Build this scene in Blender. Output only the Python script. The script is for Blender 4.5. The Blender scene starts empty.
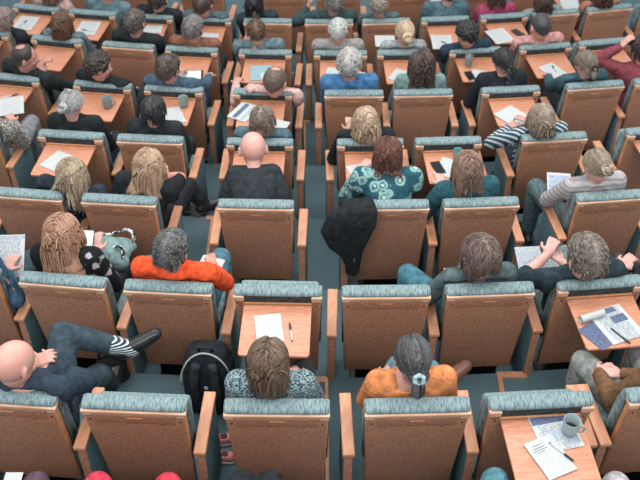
import bpy, math, random
import numpy as np
from mathutils import Vector, Matrix, noise as mn
random.seed(7)
V = Vector
R = math.radians
C = bpy.context.scene.collection
S = bpy.context.scene

# ------------------------------------------------------------------ camera
F_PX, TH = 920.0, R(42)
FW = V((0, math.cos(TH), -math.sin(TH))); UP = V((0, math.sin(TH), math.cos(TH)))
CAM = V((0, -2.648, 4.415))
cam_d = bpy.data.cameras.new('camera'); cam = bpy.data.objects.new('camera', cam_d); C.objects.link(cam)
cam.location = CAM; cam.rotation_euler = (R(90) - TH, 0, 0)
cam_d.sensor_width = 36; cam_d.lens = F_PX * 36 / 640; cam_d.clip_end = 100
cam_d.dof.use_dof = True; cam_d.dof.focus_distance = 4.7; cam_d.dof.aperture_fstop = 3.6
S.camera = cam
DROP = 0.20                      # every row stands 0.20 m lower than the one behind it
ROWS = 'ZABCDEFGH'
def zf(row): return -DROP * (ROWS.index(row) - 1)
def ray(px, py): return (FW + V(((px - 320) / F_PX, 0, 0)) - UP * ((py - 240) / F_PX))
def at(px, py, z):
    d = ray(px, py); t = (z - CAM.z) / d.z
    return CAM + d * t

# ------------------------------------------------------------------ materials
def lin(h):
    if isinstance(h, str): c = [int(h[i:i+2], 16) / 255 for i in (0, 2, 4)]
    else: c = [v / 255 for v in h]
    return tuple(v / 12.92 if v <= .04045 else ((v + .055) / 1.055) ** 2.4 for v in c) + (1,)
MATS = {}
def nt(name):
    m = bpy.data.materials.new(name); m.use_nodes = True
    t = m.node_tree; b = t.nodes['Principled BSDF']
    return m, t, b
def nd(t, kind, **kw):
    n = t.nodes.new(kind)
    for k, v in kw.items():
        if k in n.inputs: n.inputs[k].default_value = v
        else: setattr(n, k, v)
    return n
def coords(t, scale=(1, 1, 1), rot=(0, 0, 0)):
    tc = nd(t, 'ShaderNodeTexCoord'); mp = nd(t, 'ShaderNodeMapping')
    mp.inputs['Scale'].default_value = scale; mp.inputs['Rotation'].default_value = rot
    t.links.new(tc.outputs['Object'], mp.inputs['Vector'])
    return mp.outputs['Vector']
def ramp(t, fac, stops, const=False):
    r = nd(t, 'ShaderNodeValToRGB'); e = r.color_ramp.elements
    if const: r.color_ramp.interpolation = 'CONSTANT'
    while len(e) > 1: e.remove(e[-1])
    e[0].position = stops[0][0]; e[0].color = lin(stops[0][1])
    for p, c in stops[1:]:
        x = e.new(p); x.color = lin(c)
    t.links.new(fac, r.inputs['Fac']); return r.outputs['Color']
def bump(t, b, fac, strength=.3, dist=.004):
    bp = nd(t, 'ShaderNodeBump'); bp.inputs['Strength'].default_value = strength; bp.inputs['Distance'].default_value = dist
    t.links.new(fac, bp.inputs['Height']); t.links.new(bp.outputs['Normal'], b.inputs['Normal'])
def M(name, col, rough=.6, metal=0, spec=.4, col2=None, scale=(30, 30, 30), detail=3, bmp=0, sharp=(.35, .65), coat=0):
    if name in MATS: return MATS[name]
    m, t, b = nt(name); b.inputs['Roughness'].default_value = rough; b.inputs['Metallic'].default_value = metal
    b.inputs['Specular IOR Level'].default_value = spec
    if coat: b.inputs['Coat Weight'].default_value = coat
    if col2 is None: b.inputs['Base Color'].default_value = lin(col)
    else:
        n = nd(t, 'ShaderNodeTexNoise'); n.inputs['Scale'].default_value = 1; n.inputs['Detail'].default_value = detail
        t.links.new(coords(t, scale), n.inputs['Vector'])
        t.links.new(ramp(t, n.outputs['Fac'], [(sharp[0], col), (sharp[1], col2)]), b.inputs['Base Color'])
        if bmp: bump(t, b, n.outputs['Fac'], bmp)
    MATS[name] = m; return m

WOOD_PANEL = M('walnut_panel', '7e5442', .5, col2='bb8a6f', scale=(170, 170, 150), detail=4, sharp=(.36, .64))
WOOD_LIGHT = M('beech_edge', 'b5794f', .42, col2='cd9469', scale=(60, 6, 60), detail=3)
WOOD_RAIL = M('beech_rail', 'c2977b', .36, col2='d9b79f', scale=(6, 60, 60), detail=3)
WOOD_TRAY = M('beech_tray', 'b57a60', .38, col2='c58f76', scale=(14, 90, 90), detail=3)
WOOD_ARM = M('beech_arm', 'b47e60', .38, col2='c69374', scale=(90, 10, 90), detail=3)
TEAL = M('teal_upholstery', '4d666e', .9, col2='8ba0a3', scale=(150, 26, 26), detail=4, bmp=.25, sharp=(.32, .66))
TEAL_SIDE = M('teal_side_cloth', '42606a', .9, col2='5d7a81', scale=(110, 110, 30), detail=3, bmp=.2)
CARPET = M('carpet', '475f67', .95, col2='59727a', scale=(120, 120, 120), detail=5, bmp=.3)
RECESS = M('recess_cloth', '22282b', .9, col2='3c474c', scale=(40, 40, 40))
BLACK_METAL = M('black_metal', '1a1c1f', .4, metal=.6)
STEEL = M('steel', 'b0b0ac', .3, metal=.9)
SKIN = {}
def skin(col='c99a8a'):
    if col not in SKIN:
        m, t, b = nt('skin_' + col); b.inputs['Roughness'].default_value = .5
        n = nd(t, 'ShaderNodeTexNoise'); n.inputs['Scale'].default_value = 1; n.inputs['Detail'].default_value = 3
        t.links.new(coords(t, (22, 22, 22)), n.inputs['Vector'])
        c = [int(col[i:i+2], 16) for i in (0, 2, 4)]; mu = sum(c) / 3; c = [int(v * .82 + mu * .14) for v in c]
        r = [min(255, c[0] + 6), max(0, c[1] - 9), max(0, c[2] - 9)]
        t.links.new(ramp(t, n.outputs['Fac'], [(.35, tuple(c)), (.7, tuple(r))]), b.inputs['Base Color'])
        b.inputs['Subsurface Weight'].default_value = .08; b.inputs['Subsurface Radius'].default_value = (.01, .004, .002)
        SKIN[col] = m
    return SKIN[col]
HAIRM = {}
def hairmat(dark, light):
    k = dark + light
    if k not in HAIRM:
        m, t, b = nt('hair_' + k); b.inputs['Roughness'].default_value = .42; b.inputs['Specular IOR Level'].default_value = .45
        a = nd(t, 'ShaderNodeAttribute'); a.attribute_name = 'tone'
        n = nd(t, 'ShaderNodeTexNoise'); n.inputs['Scale'].default_value = 1; n.inputs['Detail'].default_value = 4
        t.links.new(coords(t, (130, 130, 60)), n.inputs['Vector'])
        mx = nd(t, 'ShaderNodeMath', operation='MULTIPLY_ADD'); mx.inputs[1].default_value = .55
        t.links.new(n.outputs['Fac'], mx.inputs[0])
        m2 = nd(t, 'ShaderNodeMath', operation='MULTIPLY'); m2.inputs[1].default_value = .5
        t.links.new(a.outputs['Fac'], m2.inputs[0]); t.links.new(m2.outputs[0], mx.inputs[2])
        t.links.new(ramp(t, mx.outputs[0], [(.25, dark), (.8, light)]), b.inputs['Base Color'])
        bump(t, b, n.outputs['Fac'], .5, .004)
        HAIRM[k] = m
    return HAIRM[k]
def cloth(col, col2=None, pattern=None, scale=1.0):
    key = f'cloth_{col}_{col2}_{pattern}'
    if key in MATS: return MATS[key]
    m, t, b = nt(key); b.inputs['Roughness'].default_value = .88; b.inputs['Specular IOR Level'].default_value = .2
    c = [int(col[i:i+2], 16) for i in (0, 2, 4)]
    lo = tuple(max(0, int(v * .82)) for v in c); hi = tuple(min(255, int(v * 1.12) + 4) for v in c)
    n = nd(t, 'ShaderNodeTexNoise'); n.inputs['Detail'].default_value = 5; n.inputs['Scale'].default_value = 1
    t.links.new(coords(t, (26, 26, 26)), n.inputs['Vector'])
    if pattern is None:
        t.links.new(ramp(t, n.outputs['Fac'], [(.3, lo), (.7, hi)]), b.inputs['Base Color'])
    elif pattern in ('stripes', 'hstripes', 'socks'):
        w = nd(t, 'ShaderNodeTexWave'); w.bands_direction = 'Z' if pattern != 'stripes' else 'DIAGONAL'
        w.inputs['Scale'].default_value = {'stripes': 11, 'hstripes': 9, 'socks': 26}[pattern] * scale; w.inputs['Distortion'].default_value = .6
        t.links.new(coords(t), w.inputs['Vector'])
        t.links.new(ramp(t, w.outputs['Fac'], [(.0, col), (.62, col), (.74, col2)]), b.inputs['Base Color'])
    elif pattern == 'floral':
        v = nd(t, 'ShaderNodeTexVoronoi'); v.inputs['Scale'].default_value = 11; t.links.new(coords(t), v.inputs['Vector'])
        n2 = nd(t, 'ShaderNodeTexNoise'); n2.inputs['Scale'].default_value = 38; t.links.new(coords(t), n2.inputs['Vector'])
        ad = nd(t, 'ShaderNodeMath', operation='MULTIPLY_ADD'); ad.inputs[1].default_value = .55
        t.links.new(n2.outputs['Fac'], ad.inputs[0]); t.links.new(v.outputs['Distance'], ad.inputs[2])
        t.links.new(ramp(t, ad.outputs[0], [(.0, 'b79ab8'), (.42, 'b7a3b5'), (.5, '9aa39c'), (.56, '1b2024'), (1, '14181b')]), b.inputs['Base Color'])
    elif pattern == 'paisley':
        v = nd(t, 'ShaderNodeTexVoronoi'); v.inputs['Scale'].default_value = 13; t.links.new(coords(t), v.inputs['Vector'])
        n2 = nd(t, 'ShaderNodeTexNoise'); n2.inputs['Scale'].default_value = 60; t.links.new(coords(t), n2.inputs['Vector'])
        w = nd(t, 'ShaderNodeMath', operation='MULTIPLY_ADD'); w.inputs[1].default_value = .3
        t.links.new(n2.outputs['Fac'], w.inputs[0]); t.links.new(v.outputs['Distance'], w.inputs[2])
        t.links.new(ramp(t, w.outputs[0], [(0, '9fc0bb'), (.34, 'a9c9c3'), (.40, '2b5966'), (.50, '7fa6a6'), (.62, '8fb4b1'), (.68, '2b5966'), (1, '244c5a')]), b.inputs['Base Color'])
    elif pattern == 'speckle':
        n2 = nd(t, 'ShaderNodeTexNoise'); n2.inputs['Scale'].default_value = 120 * scale; n2.inputs['Detail'].default_value = 2; t.links.new(coords(t), n2.inputs['Vector'])
        t.links.new(ramp(t, n2.outputs['Fac'], [(.46, col), (.54, col2)]), b.inputs['Base Color'])
    elif pattern == 'plaid':
        ck = nd(t, 'ShaderNodeTexChecker'); ck.inputs['Scale'].default_value = 55 * scale
        ck.inputs['Color1'].default_value = lin(col); ck.inputs['Color2'].default_value = lin(col2)
        t.links.new(coords(t, (1, 1, 1), (.5, .4, .3)), ck.inputs['Vector']); t.links.new(ck.outputs['Color'], b.inputs['Base Color'])
    n3 = nd(t, 'ShaderNodeTexNoise'); n3.inputs['Scale'].default_value = 14; n3.inputs['Detail'].default_value = 3; n3.inputs['Distortion'].default_value = 1.2
    t.links.new(coords(t, (1, 1, .6)), n3.inputs['Vector'])
    bump(t, b, n3.outputs['Fac'], .8, .022)
    MATS[key] = m; return m

# ------------------------------------------------------------------ geometry collector
class G:
    def __init__(s): s.v = []; s.f = []; s.tone = []; s.mi = []
    def add(s, vs, fs, tone=.5, mi=0):
        o = len(s.v); s.v += [tuple(v) for v in vs]; s.f += [tuple(i + o for i in f) for f in fs]
        s.tone += [tone] * len(vs); s.mi += [mi] * len(fs); return s
    def rings(s, rings, tone=.5, mi=0, close=True):
        n = len(rings[0]); vs = [p for r in rings for p in r]; fs = []
        for i in range(len(rings) - 1):
            for j in range(n):
                a = i * n + j; b_ = i * n + (j + 1) % n
                fs.append((a, b_, b_ + n, a + n))
        if close:
            fs.append(tuple(range(n - 1, -1, -1))); fs.append(tuple((len(rings) - 1) * n + j for j in range(n)))
        return s.add(vs, fs, tone, mi)
    def capsule(s, p0, p1, r0, r1, n=12, k=3, flat=None):
        p0, p1 = V(p0), V(p1); ax = p1 - p0
        if ax.length < 1e-5: ax = V((0, 0, 1e-4))
        a = ax.normalized(); ref = V((0, 0, 1)) if abs(a.z) < .9 else V((0, 1, 0))
        u = a.cross(ref).normalized(); w = a.cross(u)
        rs = []
        for i in range(k + 1):
            t = -math.pi / 2 + math.pi / 2 * i / k
            rs.append((p0 + a * (math.sin(t) * r0), max(r0 * math.cos(t), r0 * .08)))
        for i in range(k + 1):
            t = math.pi / 2 * i / k
            rs.append((p1 + a * (math.sin(t) * r1), max(r1 * math.cos(t), r1 * .08)))
        rings = [[c + (u * math.cos(2 * math.pi * j / n) + w * math.sin(2 * math.pi * j / n)) * r for j in range(n)] for c, r in rs]
        return s.rings(rings)
    def chain(s, pts, rad, n=12):
        for i in range(len(pts) - 1): s.capsule(pts[i], pts[i + 1], rad[i], rad[i + 1], n)
        return s
    def ell(s, c, r, rot=None, n=16, m=10, fn=None, tone=.5):
        c = V(c); vs = []; rings = []
        for i in range(m + 1):
            ph = -math.pi / 2 + math.pi * i / m; cr = max(math.cos(ph), .02)
            ring = []
            for j in range(n):
                d = V((math.cos(2 * math.pi * j / n) * cr, math.sin(2 * math.pi * j / n) * cr, math.sin(ph)))
                k = fn(d) if fn else 1
                p = V((d.x * r[0], d.y * r[1], d.z * r[2])) * k
                if rot: p = rot @ p
                ring.append(c + p)
            rings.append(ring)
        return s.rings(rings, tone)
    def box(s, c, sz, rot=None, mi=0, taper=1):
        c = V(c); vs = []
        for z in (-1, 1):
            for x, y in ((-1, -1), (1, -1), (1, 1), (-1, 1)):
                k = taper if z < 0 else 1
                p = V((x * sz[0] / 2 * k, y * sz[1] / 2, z * sz[2] / 2))
                if rot: p = rot @ p
                vs.append(c + p)
        return s.add(vs, [(0, 3, 2, 1), (4, 5, 6, 7), (0, 1, 5, 4), (1, 2, 6, 5), (2, 3, 7, 6), (3, 0, 4, 7)], .5, mi)
    def tube(s, pts, rads, n=4, tone=.5, flat=1.0):
        rings = []
        for i, p in enumerate(pts):
            a = (pts[min(i + 1, len(pts) - 1)] - pts[max(i - 1, 0)])
            if a.length < 1e-6: a = V((0, 0, 1))
            a.normalize(); ref = V((0, 0, 1)) if abs(a.z) < .9 else V((0, 1, 0))
            u = a.cross(ref).normalized(); w = a.cross(u)
            rings.append([p + (u * math.cos(2 * math.pi * j / n) + w * math.sin(2 * math.pi * j / n) * flat) * rads[i] for j in range(n)])
        return s.rings(rings, tone)
    def mesh(s, name, mats):
        me = bpy.data.meshes.new(name); me.from_pydata(s.v, [], s.f)
        if not isinstance(mats, (list, tuple)): mats = [mats]
        for m in mats: me.materials.append(m)
        if len(mats) > 1: me.polygons.foreach_set('material_index', s.mi)
        return me
LATER = []
def smooth_all(me):
    me.polygons.foreach_set('use_smooth', [True] * len(me.polygons))
def mk(name, g, mat, parent=None, voxel=0, sm=0, bevel=0, smooth=False, tone=False, loc=None):
    me = g.mesh(name, mat); o = bpy.data.objects.new(name, me); C.objects.link(o)
    if parent: o.parent = parent
    if loc: o.location = loc
    if tone:
        a = me.attributes.new('tone', 'FLOAT', 'POINT'); a.data.foreach_set('value', s_tone(g))
    if voxel:
        r = o.modifiers.new('r', 'REMESH'); r.mode = 'VOXEL'; r.voxel_size = voxel; r.use_smooth_shade = True
        if sm: q = o.modifiers.new('s', 'SMOOTH'); q.factor = .5; q.iterations = sm
        LATER.append(o)
    elif bevel:
        q = o.modifiers.new('b', 'BEVEL'); q.width = bevel; q.segments = 3; q.limit_method = 'ANGLE'
        smooth_all(me); LATER.append(o)
    elif smooth: smooth_all(me)
    return o
def s_tone(g): return g.tone
def bake():
    if not LATER: return
    dg = bpy.context.evaluated_depsgraph_get(); dg.update(); out = []
    for o in LATER: out.append((o, bpy.data.meshes.new_from_object(o.evaluated_get(dg))))
    for o, me in out:
        old = o.data; me.name = old.name; o.modifiers.clear()
        for u in [x for x in bpy.data.objects if x.data == old] if old.users > 1 else [o]: u.data = me
    LATER.clear()
def empty(name, loc, rz=0):
    o = bpy.data.objects.new(name, None); C.objects.link(o); o.location = loc; o.rotation_euler = (0, 0, rz)
    o.empty_display_size = .05; return o
def tag(o, label, cat, group=None):
    o['label'] = label; o['category'] = cat
    if group: o['group'] = group
    return o
def struct(name, g, m):
    o = mk(name, g, m); o['kind'] = 'structure'; return o

# ------------------------------------------------------------------ seats: measured rim corners (left, right) of every backrest, in photo pixels
SEATS = {
 'A': [(-48, 402, 55, 409, 0), (79, 410, 187, 413, 0), (223, 415, 330, 415, 0), (365, 415, 471, 414, 0), (490, 413, 595, 410, 1), (628, 406, 732, 394, 0)],
 'B': [(-88, 271, -1, 280, 0), (17, 285, 105, 290, 0), (121, 292, 213, 296, 0), (233, 297, 322, 297, 1), (342, 298, 431, 298, 0), (446, 297, 536, 294, 0), (557, 293, 646, 287, 1)],
 'C': [(-16, 196, 66, 202, 0), (79, 203, 157, 207, 0), (217, 209, 294, 210, 0), (353, 210, 430, 210, 0), (444, 209, 520, 207, 0), (577, 204, 652, 198, 0)],
 'D': [(-72, 130, -3, 134, 0), (38, 136, 102, 141, 1), (115, 141, 184, 145, 0), (226, 147, 293, 147, 1), (337, 148, 404, 148, 1), (416, 147, 482, 145, 1), (522, 142, 588, 139, 0), (627, 137, 692, 132, 1)],
 'E': [(-19, 79, 41, 83, 1), (72, 87, 131, 91, 1), (143, 91, 203, 94, 1), (233, 97, 292, 97, 1), (324, 97, 384, 97, 0), (394, 97, 453, 96, 0), (483, 95, 540, 92, 1), (568, 91, 625, 87, 0), (635, 86, 692, 81, 0)],
 'F': [(-43, 33, 10, 37, 1), (30, 41, 81, 45, 1), (101, 47, 154, 50, 0), (164, 51, 218, 54, 1), (238, 56, 292, 56, 1), (313, 57, 368, 57, 1), (377, 57, 431, 56, 1), (450, 55, 502, 53, 1), (521, 51, 571, 48, 1), (580, 48, 630, 43, 1)],
 'G': [(11, 11, 57, 14, 1), (69, 13, 115, 16, 1), (125, 17, 173, 21, 1), (183, 21, 231, 23, 1), (243, 23, 292, 24, 0), (304, 24, 354, 24, 0), (362, 25, 411, 24, 0), (422, 24, 470, 22, 1), (482, 21, 528, 20, 1), (534, 18, 580, 15, 0), (588, 12, 633, 8, 0), (642, 6, 688, 2, 0)],
 'H': [(x - 22, 0, x + 22, 0, 0) for x in (31, 83, 138, 201, 284, 339, 408, 487, 540, 602)],
}
CURVE = {}
for r in 'ABCDEFG':
    P = []
    for (x0, y0, x1, y1, o_) in SEATS[r]:
        for (x, y) in ((x0, y0), (x1, y1)):
            p = at(x, y, zf(r) + .93); P.append((p.x, p.y))
    P = np.array(P); A = np.stack([np.ones(len(P)), P[:, 0], P[:, 0] ** 2], 1)
    CURVE[r] = np.linalg.lstsq(A, P[:, 1], rcond=None)[0]
CURVE['Z'] = CURVE['A'] + np.array([-.966, 0, 0]); CURVE['H'] = CURVE['G'] + np.array([.97, 0, 0])
for r in CURVE: print('row', r, CURVE[r])
def cy(r, x): a = CURVE[r]; return a[0] + a[1] * x + a[2] * x * x
def crot(r, x): a = CURVE[r]; return math.atan(a[1] + 2 * a[2] * x)

# ------------------------------------------------------------------ terraced floor
X0, X1, NX = -5.2, 5.2, 40
xs = [X0 + (X1 - X0) * i / NX for i in range(NX + 1)]
order = ['Z'] + list('ABCDEFGH')
def front(r, x): return cy(r, x) + (.995 if r != 'H' else 9)
for k, r in enumerate(order):
    g = G(); z = zf(r)
    back = (lambda x: cy('Z', x) - .9) if k == 0 else (lambda x, q=order[k - 1]: front(q, x) - .001)
    vs = []
    for x in xs:
        f = front(r, x); b_ = back(x)
        vs += [(x, b_, z), (x, f, z), (x, f, z - .45), (x, b_, z - .45)]
    fs = []
    for i in range(NX):
        a = 4 * i
        for j in range(4): fs.append((a + j, a + 4 + j, a + 4 + (j + 1) % 4, a + (j + 1) % 4))
    fs.append((0, 1, 2, 3)); n = 4 * NX; fs.append((n + 3, n + 2, n + 1, n))
    g.add(vs, fs); struct('floor', g, CARPET)
# pale wooden edge strips along the centre block and the steps beside it
def strip(r, px, py, w=.026, nose=.12, side=-1):
    p = at(px, py, zf(r)); x = p.x; g = G()
    y1 = front(r, x); y0 = max(y1 - .85, cy(r, x) + .08)
    g.box((x, (y0 + y1) / 2, zf(r) + .006), (w, y1 - y0, .012))
    g.box((x + side * nose / 2, y1 - .02, zf(r) + .0065), (nose, .045, .013))
    o = struct('trim_1', g, WOOD_ARM); return o
for a in (('A', 327, 440, .02, .10, -1), ('A', 502, 392, .03, .17, 1), ('B', 308, 250, .026, .05, -1), ('C', 306, 195, .024, .05, -1), ('C', 217, 185, .024, .05, -1), ('D', 303.5, 150, .024, .05, -1), ('E', 305, 112, .024, .05, 1), ('B', 197, 262, .024, .05, -1)):
    strip(*a)

# ------------------------------------------------------------------ seat meshes (shared by every copy)
LEAN = R(7.5)
PROTO = {}
def proto(name, g, mat, bevel=0, smooth=False):
    o = mk(name, g, mat, bevel=bevel, smooth=smooth); PROTO[name] = o; return o
RB = Matrix.Rotation(-LEAN, 3, 'X')           # panel frame: +z up along the panel; leans back towards the top
def bp(x, y, s):                               # x across, y depth in front of the back face, s metres down from the rim
    p = Matrix.Rotation(LEAN, 3, 'X') @ V((0, y, -s)); return V((x, p.y, .93 + p.z))
def slab(g, w0, w1, s0, s1, y0, y1, mi=0, x=0):
    n = 8; vs = []
    for (s_, w) in ((s1, w1), (s0, w0)):
        for (sx, y) in ((-1, y0), (1, y0), (1, y1), (-1, y1)): vs.append(bp(x + sx * w / 2, y, s_))
    g.add(vs, [(0, 3, 2, 1), (4, 5, 6, 7), (0, 1, 5, 4), (1, 2, 6, 5), (2, 3, 7, 6), (3, 0, 4, 7)], .5, mi)
    return g
# closed shell, with light veneer on its side edges
g = G(); slab(g, .488, .446, .018, .74, .0, .045)
g.mi = [0, 0, 0, 1, 0, 1]; proto('back_panel', g, [WOOD_PANEL, WOOD_LIGHT], bevel=.012)
g = G()                                        # open shell: full panel below the tray hinge, two stiles beside the slot
slab(g, .482, .446, .07, .74, .0, .045); g.mi = [0, 0, 0, 1, 0, 1]
for sx in (-1, 1): slab(g, .05, .05, .012, .072, .0, .045, x=sx * .218)
g.mi[6:] = [0, 0, 0, 1, 0, 1] * 2
proto('back_frame', g, [WOOD_PANEL, WOOD_LIGHT], bevel=.006)
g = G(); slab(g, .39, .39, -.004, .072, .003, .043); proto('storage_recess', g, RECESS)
g = G(); slab(g, .062, .058, -.004, .036, -.006, .05); proto('corner_rail', g, WOOD_RAIL, bevel=.006)
g = G(); slab(g, .388, .388, .048, .074, -.006, .03); proto('hinge_bar', g, WOOD_LIGHT, bevel=.003)
# top rail with ears dropping at both ends
g = G(); slab(g, .50, .50, -.004, .02, -.006, .05)
for sx in (-1, 1): slab(g, .05, .04, .019, .036, -.005, .046, x=sx * .224)
proto('top_rail', g, WOOD_RAIL, bevel=.005)
g = G(); slab(g, .385, .38, .026, .098, -.004, .01); proto('tray_flap', g, WOOD_PANEL, bevel=.0015)
g = G(); slab(g, .075, .075, .045, .056, -.0065, .0); proto('finger_slot', g, WOOD_LIGHT, bevel=.002)
g = G(); g.ell(bp(0, -.001, .075), (.005, .003, .005), n=8, m=4)
proto('screw', g, BLACK_METAL, smooth=True)
# backrest cushion: rounded roll over the top, thick pad in front
g = G(); prof = []
N = 14; rings = []
path = [(.046, .50), (.046, .10), (.040, .012), (.012, .004), (.004, -.006), (.007, -.018), (.022, -.027), (.05, -.028), (.078, -.02), (.094, -.002), (.103, .03), (.118, .12), (.13, .30), (.125, .44), (.10, .50)]
for xi, (x, k) in enumerate([(-.249, .72), (-.247, .86), (-.238, .97), (-.22, 1), (-.11, 1.01), (0, 1.015), (.11, 1.01), (.22, 1), (.238, .97), (.247, .86), (.249, .72)]):
    ring = []
    for (y, s_) in path:
        yy = .07 + (y - .07) * k; ss = s_ if s_ > .2 else .02 + (s_ - .02) * k
        ring.append(bp(x * (1 if s_ < .25 else .96), yy, ss))
    rings.append(ring)
g.rings(rings); proto('back_cushion', g, TEAL, smooth=True)
def pan(rot, name):
    g = G(); rings = []
    for (x, k) in [(-.225, .55), (-.222, .85), (-.21, 1), (-.1, 1.03), (0, 1.05), (.1, 1.03), (.21, 1), (.222, .85), (.225, .55)]:
        ring = []
        for (y, z) in [(0, -.035), (.2, -.04), (.36, -.038), (.41, -.02), (.425, .005), (.415, .03), (.37, .042), (.2, .036), (.03, .034), (0, .02)]:
            p = V((x, .21 + (y - .21) * (1 if abs(x) < .22 else .98), z * k)); q = Matrix.Rotation(rot, 3, 'X') @ V((0, p.y, p.z))
            ring.append(V((x, q.y, q.z)))
        rings.append(ring)
    g.rings(rings); return proto(name, g, TEAL, smooth=True)
pan(0, 'seat_cushion'); pan(R(84), 'folded_seat_cushion')
g = G(); g.box((0, 0, 0), (.062, .385, .028)); proto('armrest', g, WOOD_ARM, bevel=.006)
g = G(); g.box((0, 0, 0), (.046, .35, .56)); g.mi = [0, 0, 1, 0, 0, 0]; proto('side_panel', g, [TEAL_SIDE, WOOD_PANEL], bevel=.004)
g = G(); g.box((0, 0, .1), (.30, .06, .62)); g.box((0, .03, .01), (.36, .22, .02)); g.box((0, .07, .40), (.44, .12, .035)); proto('pedestal', g, BLACK_METAL, bevel=.004)
g = G()
g.add([(-.192, 0, 0), (.192, 0, 0), (.192, -.36, 0), (.18, -.375, 0), (-.18, -.375, 0), (-.192, -.36, 0)] + [(-.192, 0, .016), (.192, 0, .016), (.192, -.36, .016), (.18, -.375, .016), (-.18, -.375, .016), (-.192, -.36, .016)],
      [(0, 1, 2, 3, 4, 5), (11, 10, 9, 8, 7, 6)] + [(i, i + 6, (i + 1) % 6 + 6, (i + 1) % 6) for i in range(6)])
proto('folding_tray', g, WOOD_TRAY, bevel=.003)
bake()
def use(name, parent, loc=(0, 0, 0), alias=None):
    src = PROTO[name]; o = src.copy(); o.name = alias or name; C.objects.link(o); o.parent = parent; o.location = loc
    return o
SEAT = {}
def make_seat(key, x, opened, occupied, arms):
    r = key[0]; root = empty('auditorium_seat', (x, cy(r, x), zf(r)), crot(r, x))
    if opened:
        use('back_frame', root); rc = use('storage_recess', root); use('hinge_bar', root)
        use('folding_tray', root, bp(0, -.012, .072))
    else:
        use('back_panel', root); f = use('tray_flap', root); use('finger_slot', f)
    for sx in (-1, 1):
        use('screw', root, (sx * .215, 0, 0))
        if opened: use('corner_rail', root, (sx * .219, 0, 0))
    if not opened: use('top_rail', root)
    use('back_cushion', root)
    if occupied: use('seat_cushion', root, (0, .10, .425))
    else: use('folded_seat_cushion', root, (0, .165, .435 if key not in ('A2', 'A5') else .385), 'seat_cushion')
    use('pedestal', root, (0, .14, 0))
    for ax in arms:
        a = use('armrest', root, (ax, .19, .615)); use('side_panel', a, (0, .005, -.294))
    SEAT[key] = (root, V((x, cy(r, x), zf(r))), crot(r, x)); return root

OCC = {}
# ------------------------------------------------------------------ people
def basis(x, y, z):
    return Matrix((x, y, z)).transposed()
def two_bone(S0, T, a, b, pole):
    S0, T = V(S0), V(T); d = T - S0; L = d.length
    if L > a + b - .012: T = S0 + d * ((a + b - .012) / L); d = T - S0; L = d.length
    L = max(L, .12); u = d.normalized(); p = V(pole); p = p - u * p.dot(u)
    p = p.normalized() if p.length > 1e-4 else V((0, 0, -1))
    ca = (a * a + L * L - b * b) / (2 * a * L); h = a * math.sqrt(max(0, 1 - ca * ca))
    return S0 + u * (a * ca) + p * h, T
def hand(g, W, d, nrm, side, curl=24, k=1.0, fr=.0085):
    """palm + four unequal bent fingers + thumb; side=+1 when the thumb is on the +across side"""
    d = V(d).normalized(); nrm = V(nrm); nrm = (nrm - d * nrm.dot(d)).normalized(); ac = d.cross(nrm) * side
    W = V(W); pe = W + d * .085 * k
    for q in (-.026, -.009, .009, .026):
        g.capsule(W + d * .012 + ac * q * .6 * k, pe + ac * q * k, .0135 * k, .0125 * k, 8, 2)
    g.capsule(W - d * .02, W + d * .03 * k, .021 * k, .022 * k, 10, 2)
    for j, (q, L) in enumerate(((.029, .072), (.0097, .081), (-.0097, .075), (-.029, .060))):
        p = pe + ac * q * k; a = R(curl * .6 + j * 3); dd = d
        for s_, m in enumerate((.45, .31, .24)):
            dd = (d * math.cos(a) - nrm * math.sin(a)) + ac * q * 1.6; dd.normalize()
            e = p + dd * L * m * k; g.capsule(p, e, fr * (1.08 - .1 * s_), fr * (1.0 - .1 * s_), 8, 2); p = e; a += R(curl)
    p = W + d * .022 * k + ac * .026 * k; e = p + (d * .6 + ac * .75 - nrm * .25).normalized() * .038 * k
    g.capsule(p, e, .0125 * k, .0105 * k, 8, 2); e2 = e + (d * .9 + ac * .25 - nrm * .35).normalized() * .032 * k
    g.capsule(e, e2, .0102 * k, .0085 * k, 8, 2)

def cap_hair(g, c, rot, style, near, seed, rad=(.081, .102, .094), amp=.004, freq=30, crown=0, k=1.0):
    n, m = (64, 44) if near else (36, 26)
    off = V((seed * 3.1, seed * 1.7, 0))
    def fn(d):
        az = d.y / math.sqrt(d.x * d.x + d.y * d.y + 1e-6)       # 1 in front, -1 at the back
        lim = .50 * max(0, az) + (-.16) * (1 - abs(az)) + (-1.02) * max(0, -az)
        if style == 'fringe': lim = lim
        mk_ = max(0, min(1, (d.z - lim) / .16 + .5))
        if style == 'fringe': mk_ *= max(0, min(1, (.42 - d.z) / .15)) * max(0, min(1, (.55 - az) / .3))
        if crown: 
            q = (d - V((0, -.25, .97)).normalized()).length
            mk_ *= max(0, min(1, (q - crown) / .18))
            if crown > .3: mk_ *= max(0, min(1, (.75 - d.y) / .3))
        nz = mn.fractal(d * (freq / 10) + off, .7, 2.2, 4) * amp / .08 + mn.noise(d * freq * 1.3 + off) * amp * .45 / .08
        return .86 + (.14 + nz) * mk_ * (1 if not style == 'fringe' else .9)
    base = len(g.v); rr = V(rad) * k
    g.ell(c, rr, rot, n, m, fn)
    for i in range(base, len(g.v)):
        g.tone[i] = .5 + .5 * mn.noise(V(g.v[i]) * 60 + off)

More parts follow.
